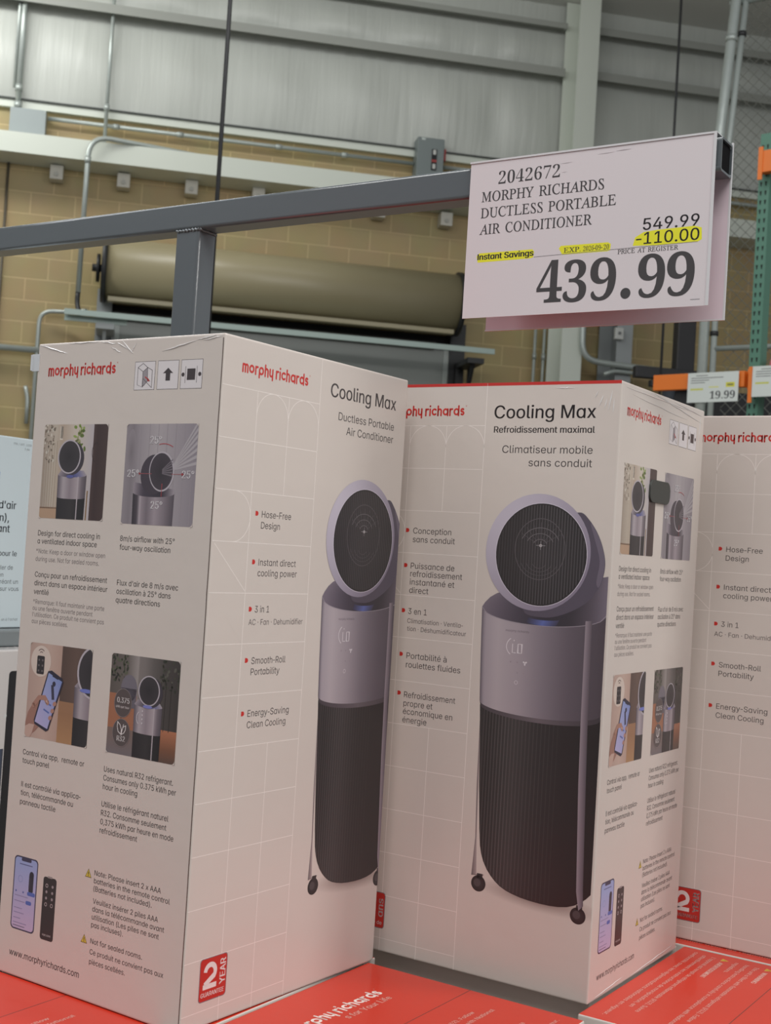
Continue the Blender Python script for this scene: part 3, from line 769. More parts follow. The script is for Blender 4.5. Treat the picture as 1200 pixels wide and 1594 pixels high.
    for yy, w in ((105, 26), (98, 20), (89, 16), (83, 20), (76, 14), (70, 26)): A.line([(29, yy), (29+w, yy)], 1.0, (140, 134, 170), 2)
    A.line([(29, 66), (52, 66)], 0.8, (80, 76, 100), 2)
    out.append(('phone_picture', A))
    A = Art(); A.rrect(82.4, 58.8, 107.4, 139, 4, (52, 46, 48)); A.rrect(90, 138, 99, 140.4, 0.8, (150, 142, 142), 1)
    for i in range(4):
        for j in range(2):
            if (i, j) in ((0, 0), (3, 0), (3, 1)): A.ring(89.6+j*11, 128-i*8, 2.5, 2.5, 1.7, 1.7, (176, 168, 170), 1, 14)
            else: A.ell(89.6+j*11, 128-i*8, 2.0, 2.0, (150, 142, 146), 1, 7)
    A.text('morphy richards', 87, 64, 2.8, (206, 200, 200), 1, x1=102.6); out.append(('remote_picture', A))
    A = Art(); A.text('www.morphyrichards.com', 25.8, 26.2, 8.2, c, x1=159.4, bold=0.09); out.append(('website_text', A))
    return out

def lid_art():
    """white print on the red lid: x along the lid's long side, y across it"""
    out = []; w = (232, 196, 186)
    A = Art(); A.rect(1, 166.9, 397, 168.1, (96, 40, 34)); out.append(('lid_seam', A))
    A = Art(); brand(A, 108, 248.5, 198, 14.0, (238, 222, 216)); out.append(('brand_logo', A))
    A = Art(); A.text('s for Your Life', 196, 229.5, 10, w, x1=297, bold=0.2); out.append(('slogan_text', A))
    for t, x, y, x1, cap, b in [('WARNING', 43, 137, 104, 7.2, 0.5), ('This unit is filled with flammable refrigerant (R32). Follow', 26, 120.4, 324, 6.6, 0.12), ('handling instructions carefully in compliance with National', 26, 105.4, 351, 6.6, 0.12), ('regulations.', 26, 90.4, 84, 6.6, 0.12),
                             ('AVERTISSEMENT', 43, 70.5, 131, 7.2, 0.5), ("L'appareil est rempli de r\u00e9frig\u00e9rant inflammable (R32). Suivre", 26, 54, 336, 6.6, 0.12), ('attentivement les instructions de manipulation, en', 26, 40, 322, 6.6, 0.12), ('conformit\u00e9 avec les r\u00e9glementations nationales en vigueur.', 19, 25, 376, 6.6, 0.12)]:
        if cap > 7: A = Art(); out.append(('warning_text', A))
        A.text(t, x, y, cap, w, x1=x1, bold=b)
    for yb in (136, 69.5):
        A = Art(); A.poly([(21, yb), (35, yb), (28, yb+11)], (206, 176, 40)); A.rect(27.4, yb+3, 28.6, yb+7, (70, 50, 20), 1); A.rect(27.4, yb+1.2, 28.6, yb+2.3, (70, 50, 20), 1); out.append(('warning_symbol', A))
    return out

# ------------------------------------------------------------------ the hall
def cmu_material():
    m = bpy.data.materials.new('painted_concrete_block'); m.use_nodes = True
    nt = m.node_tree; b = nt.nodes['Principled BSDF']; b.inputs['Roughness'].default_value = 0.55
    tc = nt.nodes.new('ShaderNodeTexCoord'); mp = nt.nodes.new('ShaderNodeMapping')
    mp.inputs['Location'].default_value = (0.2212, 0.147, 0)
    br = nt.nodes.new('ShaderNodeTexBrick'); br.offset = 0.5
    br.inputs['Scale'].default_value = 1.0; br.inputs['Brick Width'].default_value = 0.4064; br.inputs['Row Height'].default_value = 0.2032
    br.inputs['Mortar Size'].default_value = 0.006; br.inputs['Mortar Smooth'].default_value = 0.3
    br.inputs['Color1'].default_value = (*lin((174, 155, 110)), 1); br.inputs['Color2'].default_value = (*lin((168, 149, 105)), 1)
    br.inputs['Mortar'].default_value = (*lin((200, 178, 132)), 1)
    nz = nt.nodes.new('ShaderNodeTexNoise'); nz.inputs['Scale'].default_value = 3.0; nz.inputs['Detail'].default_value = 6
    mx = nt.nodes.new('ShaderNodeMix'); mx.data_type = 'RGBA'; mx.blend_type = 'MULTIPLY'; mx.inputs['Factor'].default_value = 0.25
    bp = nt.nodes.new('ShaderNodeBump'); bp.inputs['Strength'].default_value = 0.4; bp.inputs['Distance'].default_value = 0.005; bp.invert = True
    nt.links.new(tc.outputs['UV'], mp.inputs['Vector']); nt.links.new(mp.outputs['Vector'], br.inputs['Vector'])
    nt.links.new(tc.outputs['UV'], nz.inputs['Vector'])
    nt.links.new(br.outputs['Color'], mx.inputs['A']); nt.links.new(nz.outputs['Color'], mx.inputs['B'])
    nt.links.new(mx.outputs['Result'], b.inputs['Base Color'])
    nt.links.new(br.outputs['Fac'], bp.inputs['Height']); nt.links.new(bp.outputs['Normal'], b.inputs['Normal'])
    return m
def wall_quad(bm, s0, s1, z0, z1, out=0.0, mi=0):
    uv = bm.loops.layers.uv.verify()
    P = [(s0, z0), (s1, z0), (s1, z1), (s0, z1)]
    f = bm.faces.new([bm.verts.new(WP(s, z, out)) for s, z in P]); f.material_index = mi
    for l, (s, z) in zip(f.loops, P): l[uv].uv = (s, z)
    return f
STEEL_W = mat('white_painted_steel', (206, 212, 202), 0.45)
GALV = mat('galvanised_steel', (168, 176, 172), 0.34, metal=0.35, noise=0.12, nscale=14)
def slab(o, u, v, w, name, m, kind=None, label=None, cat=None, group=None, parent=None, bev=0.0):
    b = MB().frame_box(o, u, v, w)
    if bev: b.bevel(bev)
    ob = b.build(name, m, parent)
    return tag(ob, label, cat, group, kind)

bm = bmesh.new(); wall_quad(bm, -9, 12, FLOOR, 5.5)
me = bpy.data.meshes.new('wall_back'); bm.to_mesh(me); bm.free()
tag(link('wall_back', me, cmu_material()), kind='structure')

# faced insulation above the blocks: soft vertical wrinkles between the rails
def insulation():
    m = bpy.data.materials.new('white_vinyl_insulation'); m.use_nodes = True
    nt = m.node_tree; b = nt.nodes['Principled BSDF']
    b.inputs['Base Color'].default_value = (*lin((186, 190, 184)), 1); b.inputs['Roughness'].default_value = 0.38
    tc = nt.nodes.new('ShaderNodeTexCoord'); mp = nt.nodes.new('ShaderNodeMapping'); mp.inputs['Scale'].default_value = (6, 0.4, 1)
    nz = nt.nodes.new('ShaderNodeTexNoise'); nz.inputs['Scale'].default_value = 1.6; nz.inputs['Detail'].default_value = 4; nz.inputs['Distortion'].default_value = 0.3
    bp = nt.nodes.new('ShaderNodeBump'); bp.inputs['Strength'].default_value = 0.25; bp.inputs['Distance'].default_value = 0.05
    nt.links.new(tc.outputs['UV'], mp.inputs['Vector']); nt.links.new(mp.outputs['Vector'], nz.inputs['Vector'])
    nt.links.new(nz.outputs['Fac'], bp.inputs['Height']); nt.links.new(bp.outputs['Normal'], b.inputs['Normal'])
    return m
bm = bmesh.new(); uv = bm.loops.layers.uv.verify()
NS, NZ = 210, 24
SEAMS = (-1.07, 0.53, 1.95, 3.4, 5.2)
def bulge(s, z):
    t = min(1, max(0, (z-5.57)/(6.45-5.57))) if z < 6.5 else min(1, max(0, (z-6.54)/0.4))
    q = 0.05*math.sin(math.pi*min(1, max(0, t)))*(1+0.35*math.sin(s*7.3+math.sin(z*3)))
    for c in SEAMS: q -= 0.045*math.exp(-((s-c)/0.025)**2)*math.sin(math.pi*t)
    return 0.02+q+0.006*math.sin(s*31+3*math.sin(z*2.2))
V = [[bm.verts.new(WP(-9+21*i/NS, 5.57+(7.26-5.57)*j/NZ, bulge(-9+21*i/NS, 5.57+(7.26-5.57)*j/NZ))) for j in range(NZ+1)] for i in range(NS+1)]
for i in range(NS):
    for j in range(NZ):
        f = bm.faces.new((V[i][j], V[i+1][j], V[i+1][j+1], V[i][j+1])); f.smooth = True
        for l, (a, c) in zip(f.loops, ((i, j), (i+1, j), (i+1, j+1), (i, j+1))): l[uv].uv = (-9+21*a/NS, 1.7*c/NZ)
me = bpy.data.meshes.new('wall_back_upper'); bm.to_mesh(me); bm.free()
tag(link('wall_back_upper', me, insulation()), kind='structure')

def zpoly(s0, s1, prof, name, m, kind='structure', parent=None):
    """a rolled section: profile of (out, z) swept along the wall"""
    b = MB(); L = [b.bm.verts.new(WP(s0, z, o)) for o, z in prof]; R = [b.bm.verts.new(WP(s1, z, o)) for o, z in prof]
    n = len(prof)
    for i in range(n): b.bm.faces.new((L[i], L[(i+1) % n], R[(i+1) % n], R[i]))
    b.bm.faces.new(L[::-1]); b.bm.faces.new(R)
    return tag(b.build(name, m, parent), kind=kind)
GIRT = mat('primed_grey_steel', (150, 153, 147), 0.5)
def zee(s0, s1, z0, z1, name):
    t = 0.012; d = 0.2
    return zpoly(s0, s1, [(0.03, z1), (d, z1), (d, z0), (d-t, z0), (d-t, z1-t), (0.03, z1-t)], name, GIRT)
zee(-9, 4.07, 6.45, 6.535, 'trim_1'); zee(4.40, 12, 6.465, 6.55, 'trim_2')
zee(-9, 4.07, 6.94, 6.995, 'trim_3'); zee(4.40, 12, 6.93, 7.005, 'trim_4')
zpoly(-9, 12, [(0.0, 5.5), (0.05, 5.5), (0.05, 5.57), (0.0, 5.57)], 'trim_5', STEEL_W)
# dark drip edge on the trim
zpoly(-9, 12, [(0.0, 5.57), (0.075, 5.572), (0.075, 5.584), (0.0, 5.586)], 'trim_6', mat('dark_flashing', (70, 74, 72), 0.5))
# the boxed header beam
zpoly(-9, 12, [(0.0, 4.98), (0.35, 4.995), (0.35, 5.182), (0.0, 5.182)], 'beam', STEEL_W)
bpy.data.objects['beam']['kind'] = 'structure'
# ceiling, rising into the hall
b = MB(); zc = lambda o: 7.24+0.06*o
b.hexa([WP(-14, zc(-0.3), -0.3), WP(16, zc(-0.3), -0.3), WP(16, zc(5.5), 5.5), WP(-14, zc(5.5), 5.5), WP(-14, zc(-0.3)+.1, -0.3), WP(16, zc(-0.3)+.1, -0.3), WP(16, zc(5.5)+.1, 5.5), WP(-14, zc(5.5)+.1, 5.5)])
tag(b.build('ceiling', mat('ceiling_white', (205, 206, 200), 0.6, bump=0.2, bscale=4)), kind='structure')
slab((-16, -8, FLOOR-0.1), (32, 0, 0), (0, 26, 0), (0, 0, 0.1), 'floor', mat('sealed_concrete', (132, 128, 120), 0.35, noise=0.12, nscale=2.0), 'structure')
# columns
b = MB(); g = 0.012
b.frame_box(WP(4.125, FLOOR, 0.4), WX*0.215, WY*0.016, Vector((0, 0, 7.1)))
b.frame_box(WP(4.22, FLOOR, 0.385), WX*0.012, WY*0.37, Vector((0, 0, 7.1)))
b.frame_box(WP(4.075, FLOOR, 0.13), WX*0.30, WY*0.016, Vector((0, 0, 7.1)))
tag(b.build('column', STEEL_W), 'white steel column standing against the block wall behind the price sign', 'column', kind='structure')
b = MB()
b.frame_box(WP(4.70, FLOOR, 0.4), WX*0.165, WY*0.012, Vector((0, 0, 4.9)))
b.frame_box(WP(4.64, FLOOR, 0.06), WX*0.2, WY*0.012, Vector((0, 0, 4.9))); b.frame_box(WP(4.775, FLOOR, 0.39), WX*0.012, WY*0.34, Vector((0, 0, 4.9)))
tag(b.build('column', mat('grey_painted_steel', (150, 155, 156), 0.5)), kind='structure')

# ------------------------------------------------------------------ things on the wall
wn = random.Random(5)
PLATE = mat('ivory_plastic', (196, 194, 184), 0.5)
plates = [(-0.81, 4.91, 'first from the left, nearest the frame edge'), (-0.195, 4.905, 'second from the left, right of the bent conduit'), (0.44, 4.915, 'third from the left'),
          (1.08, 4.92, 'fourth from the left, right of the black cable'), (2.27, 4.90, 'fifth from the left'), (2.95, 4.892, 'nearest the price sign')]
for s, z, w in plates:
    e = empty('wall_sensor', WP(s, z, 0.0), WPHI, 'white sensor plate under the white beam, '+w, 'sensor', 'sensor plates under the white beam')
    b = MB().box(-0.06, -0.15, -0.067, 0.06, 0.0, 0.067).bevel(0.008); b.build('housing', PLATE, e)
    b = MB().tube([(0, -0.15, -0.02), (0, -0.163, -0.02)], 0.02, 16); b.build('lens', mat('sensor_lens', (168, 168, 160), 0.3), e)
# junction box with its riser
e = empty('junction_box', WP(-1.10, 5.22, 0.0), WPHI, 'grey steel junction box on the wall above the white beam, far left', 'electrical box')
MB().box(-0.163, -0.15, 0.0, 0.163, 0, 0.25).bevel(0.006).build('box_body', mat('grey_enamel', (146, 155, 156), 0.4), e)
MB().box(-0.16, -0.156, 0.006, 0.16, -0.15, 0.246).bevel(0.002).build('cover', mat('grey_enamel', (146, 155, 156), 0.4), e)
for x, z in ((-0.15, 0.23), (0.15, 0.23), (-0.15, 0.02), (0.15, 0.02)):
    MB().tube([(x, -0.156, z), (x, -0.16, z)], 0.006, 8).build('screw', GALV, e)
def pipe(name, pts, r, label, group=None, m=GALV, cat='conduit'):
    return tag(MB().tube(pts, r, 12).build(name, m), label, cat, group)
def couple(o, p, d, r, m=GALV):
    MB().tube([Vector(p)-Vector(d)*0.03, Vector(p)+Vector(d)*0.03], r, 12).build('coupling', m, o)
Zv = Vector((0, 0, 1))
c = pipe('conduit', [WP(-1.20, 5.47, 0.12), WP(-1.20, 7.2, 0.12)], 0.026, 'steel conduit rising from the grey junction box to the roof'); couple(c, WP(-1.20, 5.66, 0.12), Zv, 0.034); couple(c, WP(-1.20, 5.5, 0.12), Zv, 0.036)
c = pipe('conduit', [WP(-1.243, 5.66, 0.12), WP(-1.243, 7.2, 0.12)], 0.014, 'thin conduit running beside the thicker riser at far left')
c = pipe('conduit', [WP(-0.395, 5.20, 0.13), WP(-0.395, 7.2, 0.13)], 0.018, 'thin vertical conduit crossing the insulation left of centre'); couple(c, WP(-0.395, 5.575, 0.13), Zv, 0.028)
c = pipe('conduit', [WP(-0.925, 5.42, 0.08), WP(2.595, 5.42, 0.08)], 0.020, 'horizontal conduit between the junction box and the disconnect switch')
for s in (-0.3, 0.3, 1.25, 1.9): couple(c, WP(s, 5.42, 0.08), WX, 0.027)
c = pipe('conduit', [WP(2.9, 5.42, 0.08), WP(10.5, 5.42, 0.08)], 0.020, 'horizontal conduit running right from the disconnect switch')
c = pipe('conduit', bend([WP(-0.527, 3.75, 0.45), WP(-0.52, 5.20, 0.45), WP(0.35, 5.207, 0.22), WP(0.75, 5.207, 0.1)], 0.2), 0.024, 'bent conduit dropping over the white beam to a flexible tail')
couple(c, WP(-0.521, 4.97, 0.45), Zv, 0.031)
tag(MB().tube(bend([WP(-0.527, 3.75, 0.45), WP(-0.53, 3.66, 0.45), WP(-0.505, 3.56, 0.5), WP(-0.50, 3.50, 0.6)], 0.05), 0.022, 10).build('flexible_tail', mat('black_rubber', (34, 36, 38), 0.5), c), None)
c = pipe('conduit', bend([WP(-0.875, 1.2, 0.1), WP(-0.875, 3.61, 0.1), WP(-0.62, 3.615, 0.12), WP(-0.45, 3.615, 0.3)], 0.14), 0.02, 'low bent conduit turning right into the grey channel')
c = pipe('conduit', [WP(-4, 3.238, 0.1), WP(-0.6, 3.238, 0.1)], 0.03, 'horizontal steel pipe on the block wall at far left')
c = pipe('conduit', bend([WP(-0.93, 2.55, 0.06), WP(-0.93, 2.78, 0.06), WP(-0.96, 2.9, 0.06)], 0.06), 0.02, 'short bent pipe on the wall just above the pale blue carton')
c = pipe('conduit', [WP(-1.255, 1.0, 0.02), WP(-1.255, 4.98, 0.02)], 0.013, 'dark joint strip running up the block wall at the left edge', m=mat('dark_joint', (84, 78, 66), 0.6), cat='joint strip')
for s, l in ((4.043, 'thin vertical conduit nearest the white column, below the sign'), (3.947, 'thin vertical conduit left of its neighbour, below the sign')):
    c = pipe('conduit', [WP(s, 0.6, 0.1), WP(s, 4.98, 0.1)], 0.016, l)
    couple(c, WP(s, 3.62, 0.1), Zv, 0.022)
c = pipe('conduit', bend([WP(4.318, 4.94, 0.45), WP(4.323, 3.575, 0.45), WP(4.693, 3.553, 0.45), WP(5.335, 3.536, 0.45)], 0.22), 0.03, 'bent grey conduit sweeping right under the price sign')
c = pipe('conduit', bend([WP(4.565, 3.447, 0.45), WP(4.663, 3.491, 0.45), WP(5.355, 3.481, 0.45)], 0.05), 0.02, 'thin conduit joining the bent conduit from below')
e = empty('switch_box', WP(4.66, 3.81, 0.46), WPHI, 'small white switch box beside the grey column under the sign', 'switch')
MB().box(0, 0, 0, 0.085, 0.05, 0.115).bevel(0.006).build('box_body', mat('white_plastic', (190, 192, 188), 0.4), e)
MB().tube([(0.042, 0, 0.06), (0.042, -0.008, 0.06)], 0.016, 14).build('button', mat('grey_button', (110, 112, 112), 0.4), e)
# disconnect switch
e = empty('disconnect_switch', WP(2.735, 5.22, 0.0), WPHI, 'grey disconnect switch with black window and red handle on the wall', 'electrical box')
MB().box(-0.135, -0.2, 0.0, 0.135, 0, 0.44).bevel(0.008).build('box_body', mat('dark_grey_enamel', (112, 122, 122), 0.4), e)
MB().box(0.01, -0.206, 0.12, 0.062, -0.2, 0.33).build('window', mat('black_gloss', (22, 22, 24), 0.2), e)
for z in (0.30, 0.16): MB().box(0.022, -0.21, z-0.025, 0.05, -0.206, z+0.022).build('indicator', mat('white_plastic', (190, 192, 188), 0.4), e)
MB().box(0.012, -0.21, 0.20, 0.06, -0.206, 0.225).build('warning_strip', mat('switch_red', (150, 44, 40), 0.4), e)
MB().box(0.135, -0.16, 0.24, 0.165, -0.10, 0.36).bevel(0.008).build('handle', mat('switch_red', (150, 44, 40), 0.4), e)
for z in (0.02, 0.42):
    MB().box(-0.1, -0.204, z-0.012, -0.06, -0.2, z+0.012).build('latch', GALV, e)

# ------------------------------------------------------------------ roll-up door
e = empty('rolling_door', WP(1.4, 2.9, 0.0), 0.0, 'tan rolled-up dock door coil on the block wall behind the rail', 'rolling door')
def wob(name, s0, s1, z0, z1, o0, o1, m, bev=0.0):
    b = MB().frame_box(WP(s0, z0, o0), WX*(s1-s0), WY*(o0-o1), Vector((0, 0, z1-z0)))
    if bev: b.bevel(bev)
    o = b.build(name, m, e); return o
TAN = mat('tan_enamel', (150, 141, 112), 0.36, noise=0.04, nscale=3)
o_ = MB().tube([WP(-0.285, 4.01, 0.36), WP(3.03, 4.01, 0.36)], 0.285, 48).build('coil', TAN, e)
for p in o_.data.polygons: p.use_smooth = len(p.vertices) == 4
DKS = mat('dark_steel', (44, 45, 46), 0.45, metal=0.3)
for s0 in (-0.33, 3.03):
    b = MB().tube([WP(s0, 4.01, 0.36), WP(s0+0.045, 4.01, 0.36)], 0.31, 40); b.build('end_plate', DKS, e)
    b = MB().tube([WP(s0-0.09 if s0 < 0 else s0+0.045, 4.01, 0.36), WP(s0 if s0 < 0 else s0+0.15, 4.01, 0.36)], 0.035, 14); b.build('shaft', DKS, e)
    b = MB().tube([WP(s0-0.05 if s0 < 0 else s0+0.05, 4.01, 0.36), WP(s0-0.02 if s0 < 0 else s0+0.08, 4.01, 0.36)], 0.13, 20); b.build('sprocket', DKS, e)
wob('guide', -0.36, -0.22, 1.2, 3.85, 0.02, 0.2, mat('grey_painted_steel', (150, 155, 156), 0.5)); wob('guide', 3.05, 3.2, 1.2, 3.85, 0.02, 0.2, DKS)
wob('bottom_bar', -0.26, 3.0, 3.69, 3.735, 0.42, 0.52, TAN, 0.006)
wob('header_gap_shade', -0.22, 3.05, 3.3, 3.74, 0.02, 0.06, mat('gap_shade_black', (16, 17, 18), 0.6))  # solid black slab standing in for the shade in the slot
wob('brush_seal', -0.2, 2.9, 3.585, 3.65, 0.1, 0.22, mat('dark_rubber', (66, 64, 60), 0.6))
wob('door_panel', -0.2, 3.06, 1.4, 3.585, 0.08, 0.14, mat('grey_panel', (128, 134, 130), 0.35, noise=0.06, nscale=2))
wob('panel_edge', -0.2, -0.14, 1.4, 3.585, 0.14, 0.155, mat('pale_grey_steel', (164, 172, 168), 0.4)); wob('panel_edge', 3.0, 3.06, 1.4, 3.585, 0.14, 0.155, mat('pale_grey_steel', (164, 172, 168), 0.4))
e2 = empty('channel_bar', WP(1.4, 3.5, 0.6), 0.0, 'pale green steel channel bar on brackets across the dock door', 'channel bar')
TEAL = mat('pale_green_steel', (158, 176, 170), 0.38)
b = MB(); b.frame_box(WP(-0.62, 3.495, 0.75), WX*3.97, WY*0.02, Vector((0, 0, 0.05))); b.frame_box(WP(-0.62, 3.535, 0.73), WX*3.97, WY*0.13, Vector((0, 0, 0.012))); b.frame_box(WP(-0.62, 3.455, 0.66), WX*0.55, WY*0.02, Vector((0, 0, 0.05)))
b.build('channel', TEAL, e2)
for s, m in ((-0.28, mat('grey_painted_steel', (150, 155, 156), 0.5)), (3.16, DKS)):
    b = MB(); b.frame_box(WP(s-0.06, 3.40, 0.72), WX*0.16, WY*0.5, Vector((0, 0, 0.05)))
    b.frame_box(WP(s-0.06, 2.7, 0.28), WX*0.03, WY*0.06, Vector((0, 0, 0.75))); b.frame_box(WP(s+0.07, 2.7, 0.28), WX*0.03, WY*0.06, Vector((0, 0, 0.75)))
    b.hexa([WP(s, 3.40, 0.66), WP(s+0.03, 3.40, 0.66), WP(s+0.03, 3.40, 0.6), WP(s, 3.40, 0.6), WP(s, 2.85, 0.3), WP(s+0.03, 2.85, 0.3), WP(s+0.03, 2.85, 0.24), WP(s, 2.85, 0.24)])
    b.build('bracket', m, e2)
# ------------------------------------------------------------------ cables from the roof
BLK = mat('black_cable', (34, 35, 37), 0.45)
def drop(name, x, y, dep, r, label):
    """hangs plumb at a spot on the floor plan"""
    return tag(MB().tube([(x, y, FLOOR), (x, y, 8.2)], r, 12).build(name, BLK), label, 'cable', 'black cables dropping from the roof')
drop('drop_cable', -0.877, 6.0, 0, 0.0105, 'thick black cable hanging behind the rail post')
drop('drop_cable', 1.862, 9.0, 0, 0.0095, 'thin black cable hanging behind the price sign')

# ------------------------------------------------------------------ fence, racking and machinery at the right
fa = math.radians(-35); FX = Vector((math.cos(fa), math.sin(fa), 0)); FY = Vector((-math.sin(fa), math.cos(fa), 0))
P0 = Vector((2.075, 8.5, 0))
e = empty('chain_link_fence', P0+Vector((0, 0, FLOOR)), fa, 'galvanised chain link fence with round posts behind the green racking', 'fence')
ft = 5.36-FLOOR
def lean(z): return -0.046+max(0, z-3.85)*0.071
MB().tube([(lean(0), 0, 0), (lean(0), 0, 3.85), (lean(6.4), 0, 6.4)], 0.034, 18).build('post', GALV, e)
MB().tube([(lean(0)+0.058, 0.03, 0), (lean(0)+0.058, 0.03, 3.85), (lean(ft)+0.058, 0.03, ft)], 0.021, 14).build('post', GALV, e)
for z in (ft-0.25, ft-1.15, 2.55, 3.55): MB().tube([(lean(z), 0.0, z-0.02), (lean(z), 0.0, z+0.02)], 0.039, 18).build('clamp', GALV, e)
for z in (ft-0.22, ft-1.1, 3.0): MB().tube([(lean(z)+0.058, 0.03, z-0.015), (lean(z)+0.058, 0.03, z+0.015)], 0.028, 14).build('clamp', DKS, e)
MB().tube([(0.0, 0.03, ft), (3.0, 0.03, ft)], 0.021, 14).build('top_rail', GALV, e)
MB().tube([(0.0, 0.03, 2.9), (3.0, 0.03, 2.9)], 0.018, 12).build('brace_rail', GALV, e)
b = MB(); d = 0.075; W_, H0, H1 = 1.9, 1.6, ft
def wire(p, q):
    a, c = Vector(p), Vector(q); t = (c-a).normalized(); u = Vector((0, 1, 0)); v = t.cross(u); r = 0.0021
    rings = [[b.bm.verts.new(pp + (u*math.cos(k*math.pi/2) + v*math.sin(k*math.pi/2))*r) for k in range(4)] for pp in (a, c)]
    for k in range(4): b.bm.faces.new((rings[0][k], rings[0][(k+1) % 4], rings[1][(k+1) % 4], rings[1][k]))
n = int((W_+H1-H0)/d)
for i in range(-n, n+1):
    x = i*d
    for sgn in (1, -1):
        z0, z1 = H0, H1; xa, xb = x, x+sgn*(H1-H0)
        t0, t1 = 0.0, 1.0
        for lo, hi, s_, e_ in ((0.08, W_, xa, xb),):
            dd = e_-s_
            ta, tb = (lo-s_)/dd, (hi-s_)/dd
            t0, t1 = max(t0, min(ta, tb)), min(t1, max(ta, tb))
        if t1-t0 > 1e-3:
            wire((xa+(xb-xa)*t0, 0.03+sgn*0.002, z0+(z1-z0)*t0), (xa+(xb-xa)*t1, 0.03+sgn*0.002, z0+(z1-z0)*t1))
b.build('mesh', mat('fence_wire', (128, 130, 124), 0.4, metal=0.6), e)

ra = math.radians(-42); RX = Vector((math.cos(ra), math.sin(ra), 0)); RY = Vector((-math.sin(ra), math.cos(ra), 0))
R0 = Vector((1.925, 7.0, 0))
GREEN = mat('rack_green', (74, 118, 100), 0.42); ORANGE = mat('rack_orange', (214, 112, 34), 0.42); ORD = mat('rack_orange', (214, 112, 34), 0.42)
e = empty('pallet_rack', R0+Vector((0, 0, FLOOR)), ra, 'green pallet rack upright with orange beams at the right edge', 'rack')
b = MB(); hU = 3.83-FLOOR+0.14
b.box(0.0, 0.0, 0, 0.062, 0.003, hU); b.box(0.0, 0.003, 0, 0.003, 0.075, hU); b.box(0.059, 0.003, 0, 0.062, 0.075, hU); b.box(0.062, -0.0, 0, 0.064, 0.075, hU)
up = b.build('upright', GREEN, e)
b = MB(); z = 0.3
while z < hU-0.03:
    for x in (0.016, 0.044):
        b.hexa([(x-0.006, -0.0012, z+0.012), (x+0.006, -0.0012, z+0.012), (x+0.006, 0.0, z+0.012), (x-0.006, 0.0, z+0.012), (x-0.0025, -0.0012, z-0.012), (x+0.0025, -0.0012, z-0.012), (x+0.0025, 0, z-0.012), (x-0.0025, 0, z-0.012)])
    z += 0.0508
b.build('slot_hole_shade', mat('slot_shadow', (20, 26, 24), 0.8), up)  # dark plates stand in for the shade inside the punched slots
zb = 2.575-FLOOR
b = MB(); b.box(-0.56, -0.045, zb, 0.0, -0.004, zb+0.088).bevel(0.003); b.box(0.0, -0.008, zb-0.01, 0.04, -0.002, zb+0.10); b.build('beam', ORANGE, e)
b = MB(); b.box(0.03, -0.052, zb, 2.2, -0.008, zb+0.088).bevel(0.003); b.box(0.03, -0.058, zb-0.09, 0.052, -0.052, zb+0.105); b.build('beam', ORANGE, e)
b = MB(); b.box(0.03, -0.052, 3.74-FLOOR, 2.2, -0.004, 3.86-FLOOR).bevel(0.003); b.box(0.02, -0.058, 3.70-FLOOR, 0.045, -0.052, 3.88-FLOOR); b.build('beam', ORANGE, e)
b = MB(); b.box(0.1, -0.02, zb+0.02, 2.2, 0.9, zb+0.05); b.build('deck', GALV, e)
def at_rack(x, y, z): return R0 + RX*x + RY*y + Vector((0, 0, z))
def shelf_card(x, z, price, label):
    e = empty('price_card', at_rack(x, -0.058, z), ra, label, 'price card', 'price cards hung on the orange beams')
    MB().box(0, -0.004, 0, 0.305, 0.0, 0.165).build('card', mat('card_white', (196, 202, 198), 0.4), e)
    A = Art(); g = (120, 122, 122)
    for i, (xa, xb) in enumerate(((50, 120), (20, 215), (20, 130), (20, 105))): A.rect(xa, 146-i*13, xb, 151-i*13, g)
    A.rect(18, 68, 96, 78, (186, 188, 90)); A.rect(130, 80, 190, 86, (200, 200, 110)); A.rect(232, 80, 284, 106, (200, 196, 60)); A.rect(240, 88, 276, 98, (120, 120, 80), 1)
    link('card_print', A.mesh('card_print', (0, -0.004, 0), (1, 0, 0), (0, 0, 1)), PAPER_INK, e)
    A = Art(); A.glyphs(serif(price, True), 138, 18, 40, (58, 58, 62), 1, width=150, fit_h=44)
    link('price_figures', A.mesh('price_figures', (0, -0.004, 0), (1, 0, 0), (0, 0, 1)), PAPER_INK, e)
shelf_card(-0.33, 2.495, '19.99', 'white price card reading 19.99 hung on the orange beam left of the green upright')
shelf_card(0.055, 2.515, '9.99', 'white price card hung right of the green upright, cut by the frame')
b = MB(); b.box(0, 0, 0, 0.4, 0.3, 0.105).bevel(0.03, 3)
for v in b.bm.verts: v.co.z += 0.006*math.sin(v.co.x*60)
o = b.build('wrapped_package', mat('pink_wrap', (206, 120, 126), 0.3, bump=0.6, bscale=18), smooth=True); o.location = at_rack(0.10, 0.02, zb+FLOOR+0.055); o.rotation_euler = (0, 0, ra)
tag(o, 'pink plastic wrapped package on the rack deck at the right edge', 'package')
# dark baler machine behind the cartons
e = empty('compactor', Vector((2.12, 9.9, FLOOR)), WPHI, 'dark machine standing behind the racking in the dim corner', 'machine')
BK = mat('black_machine', (30, 30, 33), 0.45)
MB().box(0.04, -0.02, 0.5, 0.19, 0.08, 3.55).bevel(0.01).build('mast', BK, e)
MB().box(-0.30, -0.05, 2.87, 0.55, 0.02, 2.96).bevel(0.008).build('cross_arm', BK, e)
MB().box(-0.2, -0.12, 2.80, 0.3, -0.06, 2.85).bevel(0.006).build('cross_arm', BK, e)
MB().tube([(-0.02, -0.06, 2.85), (-0.10, -0.1, 2.3), (-0.1, -0.1, 0.2)], 0.05, 12).build('strut', mat('machine_grey', (70, 74, 80), 0.45), e)
MB().box(-0.35, 0.0, 0.0, 1.5, 0.6, 2.45).bevel(0.02).build('body', mat('machine_dark_grey', (58, 60, 60), 0.5), e)
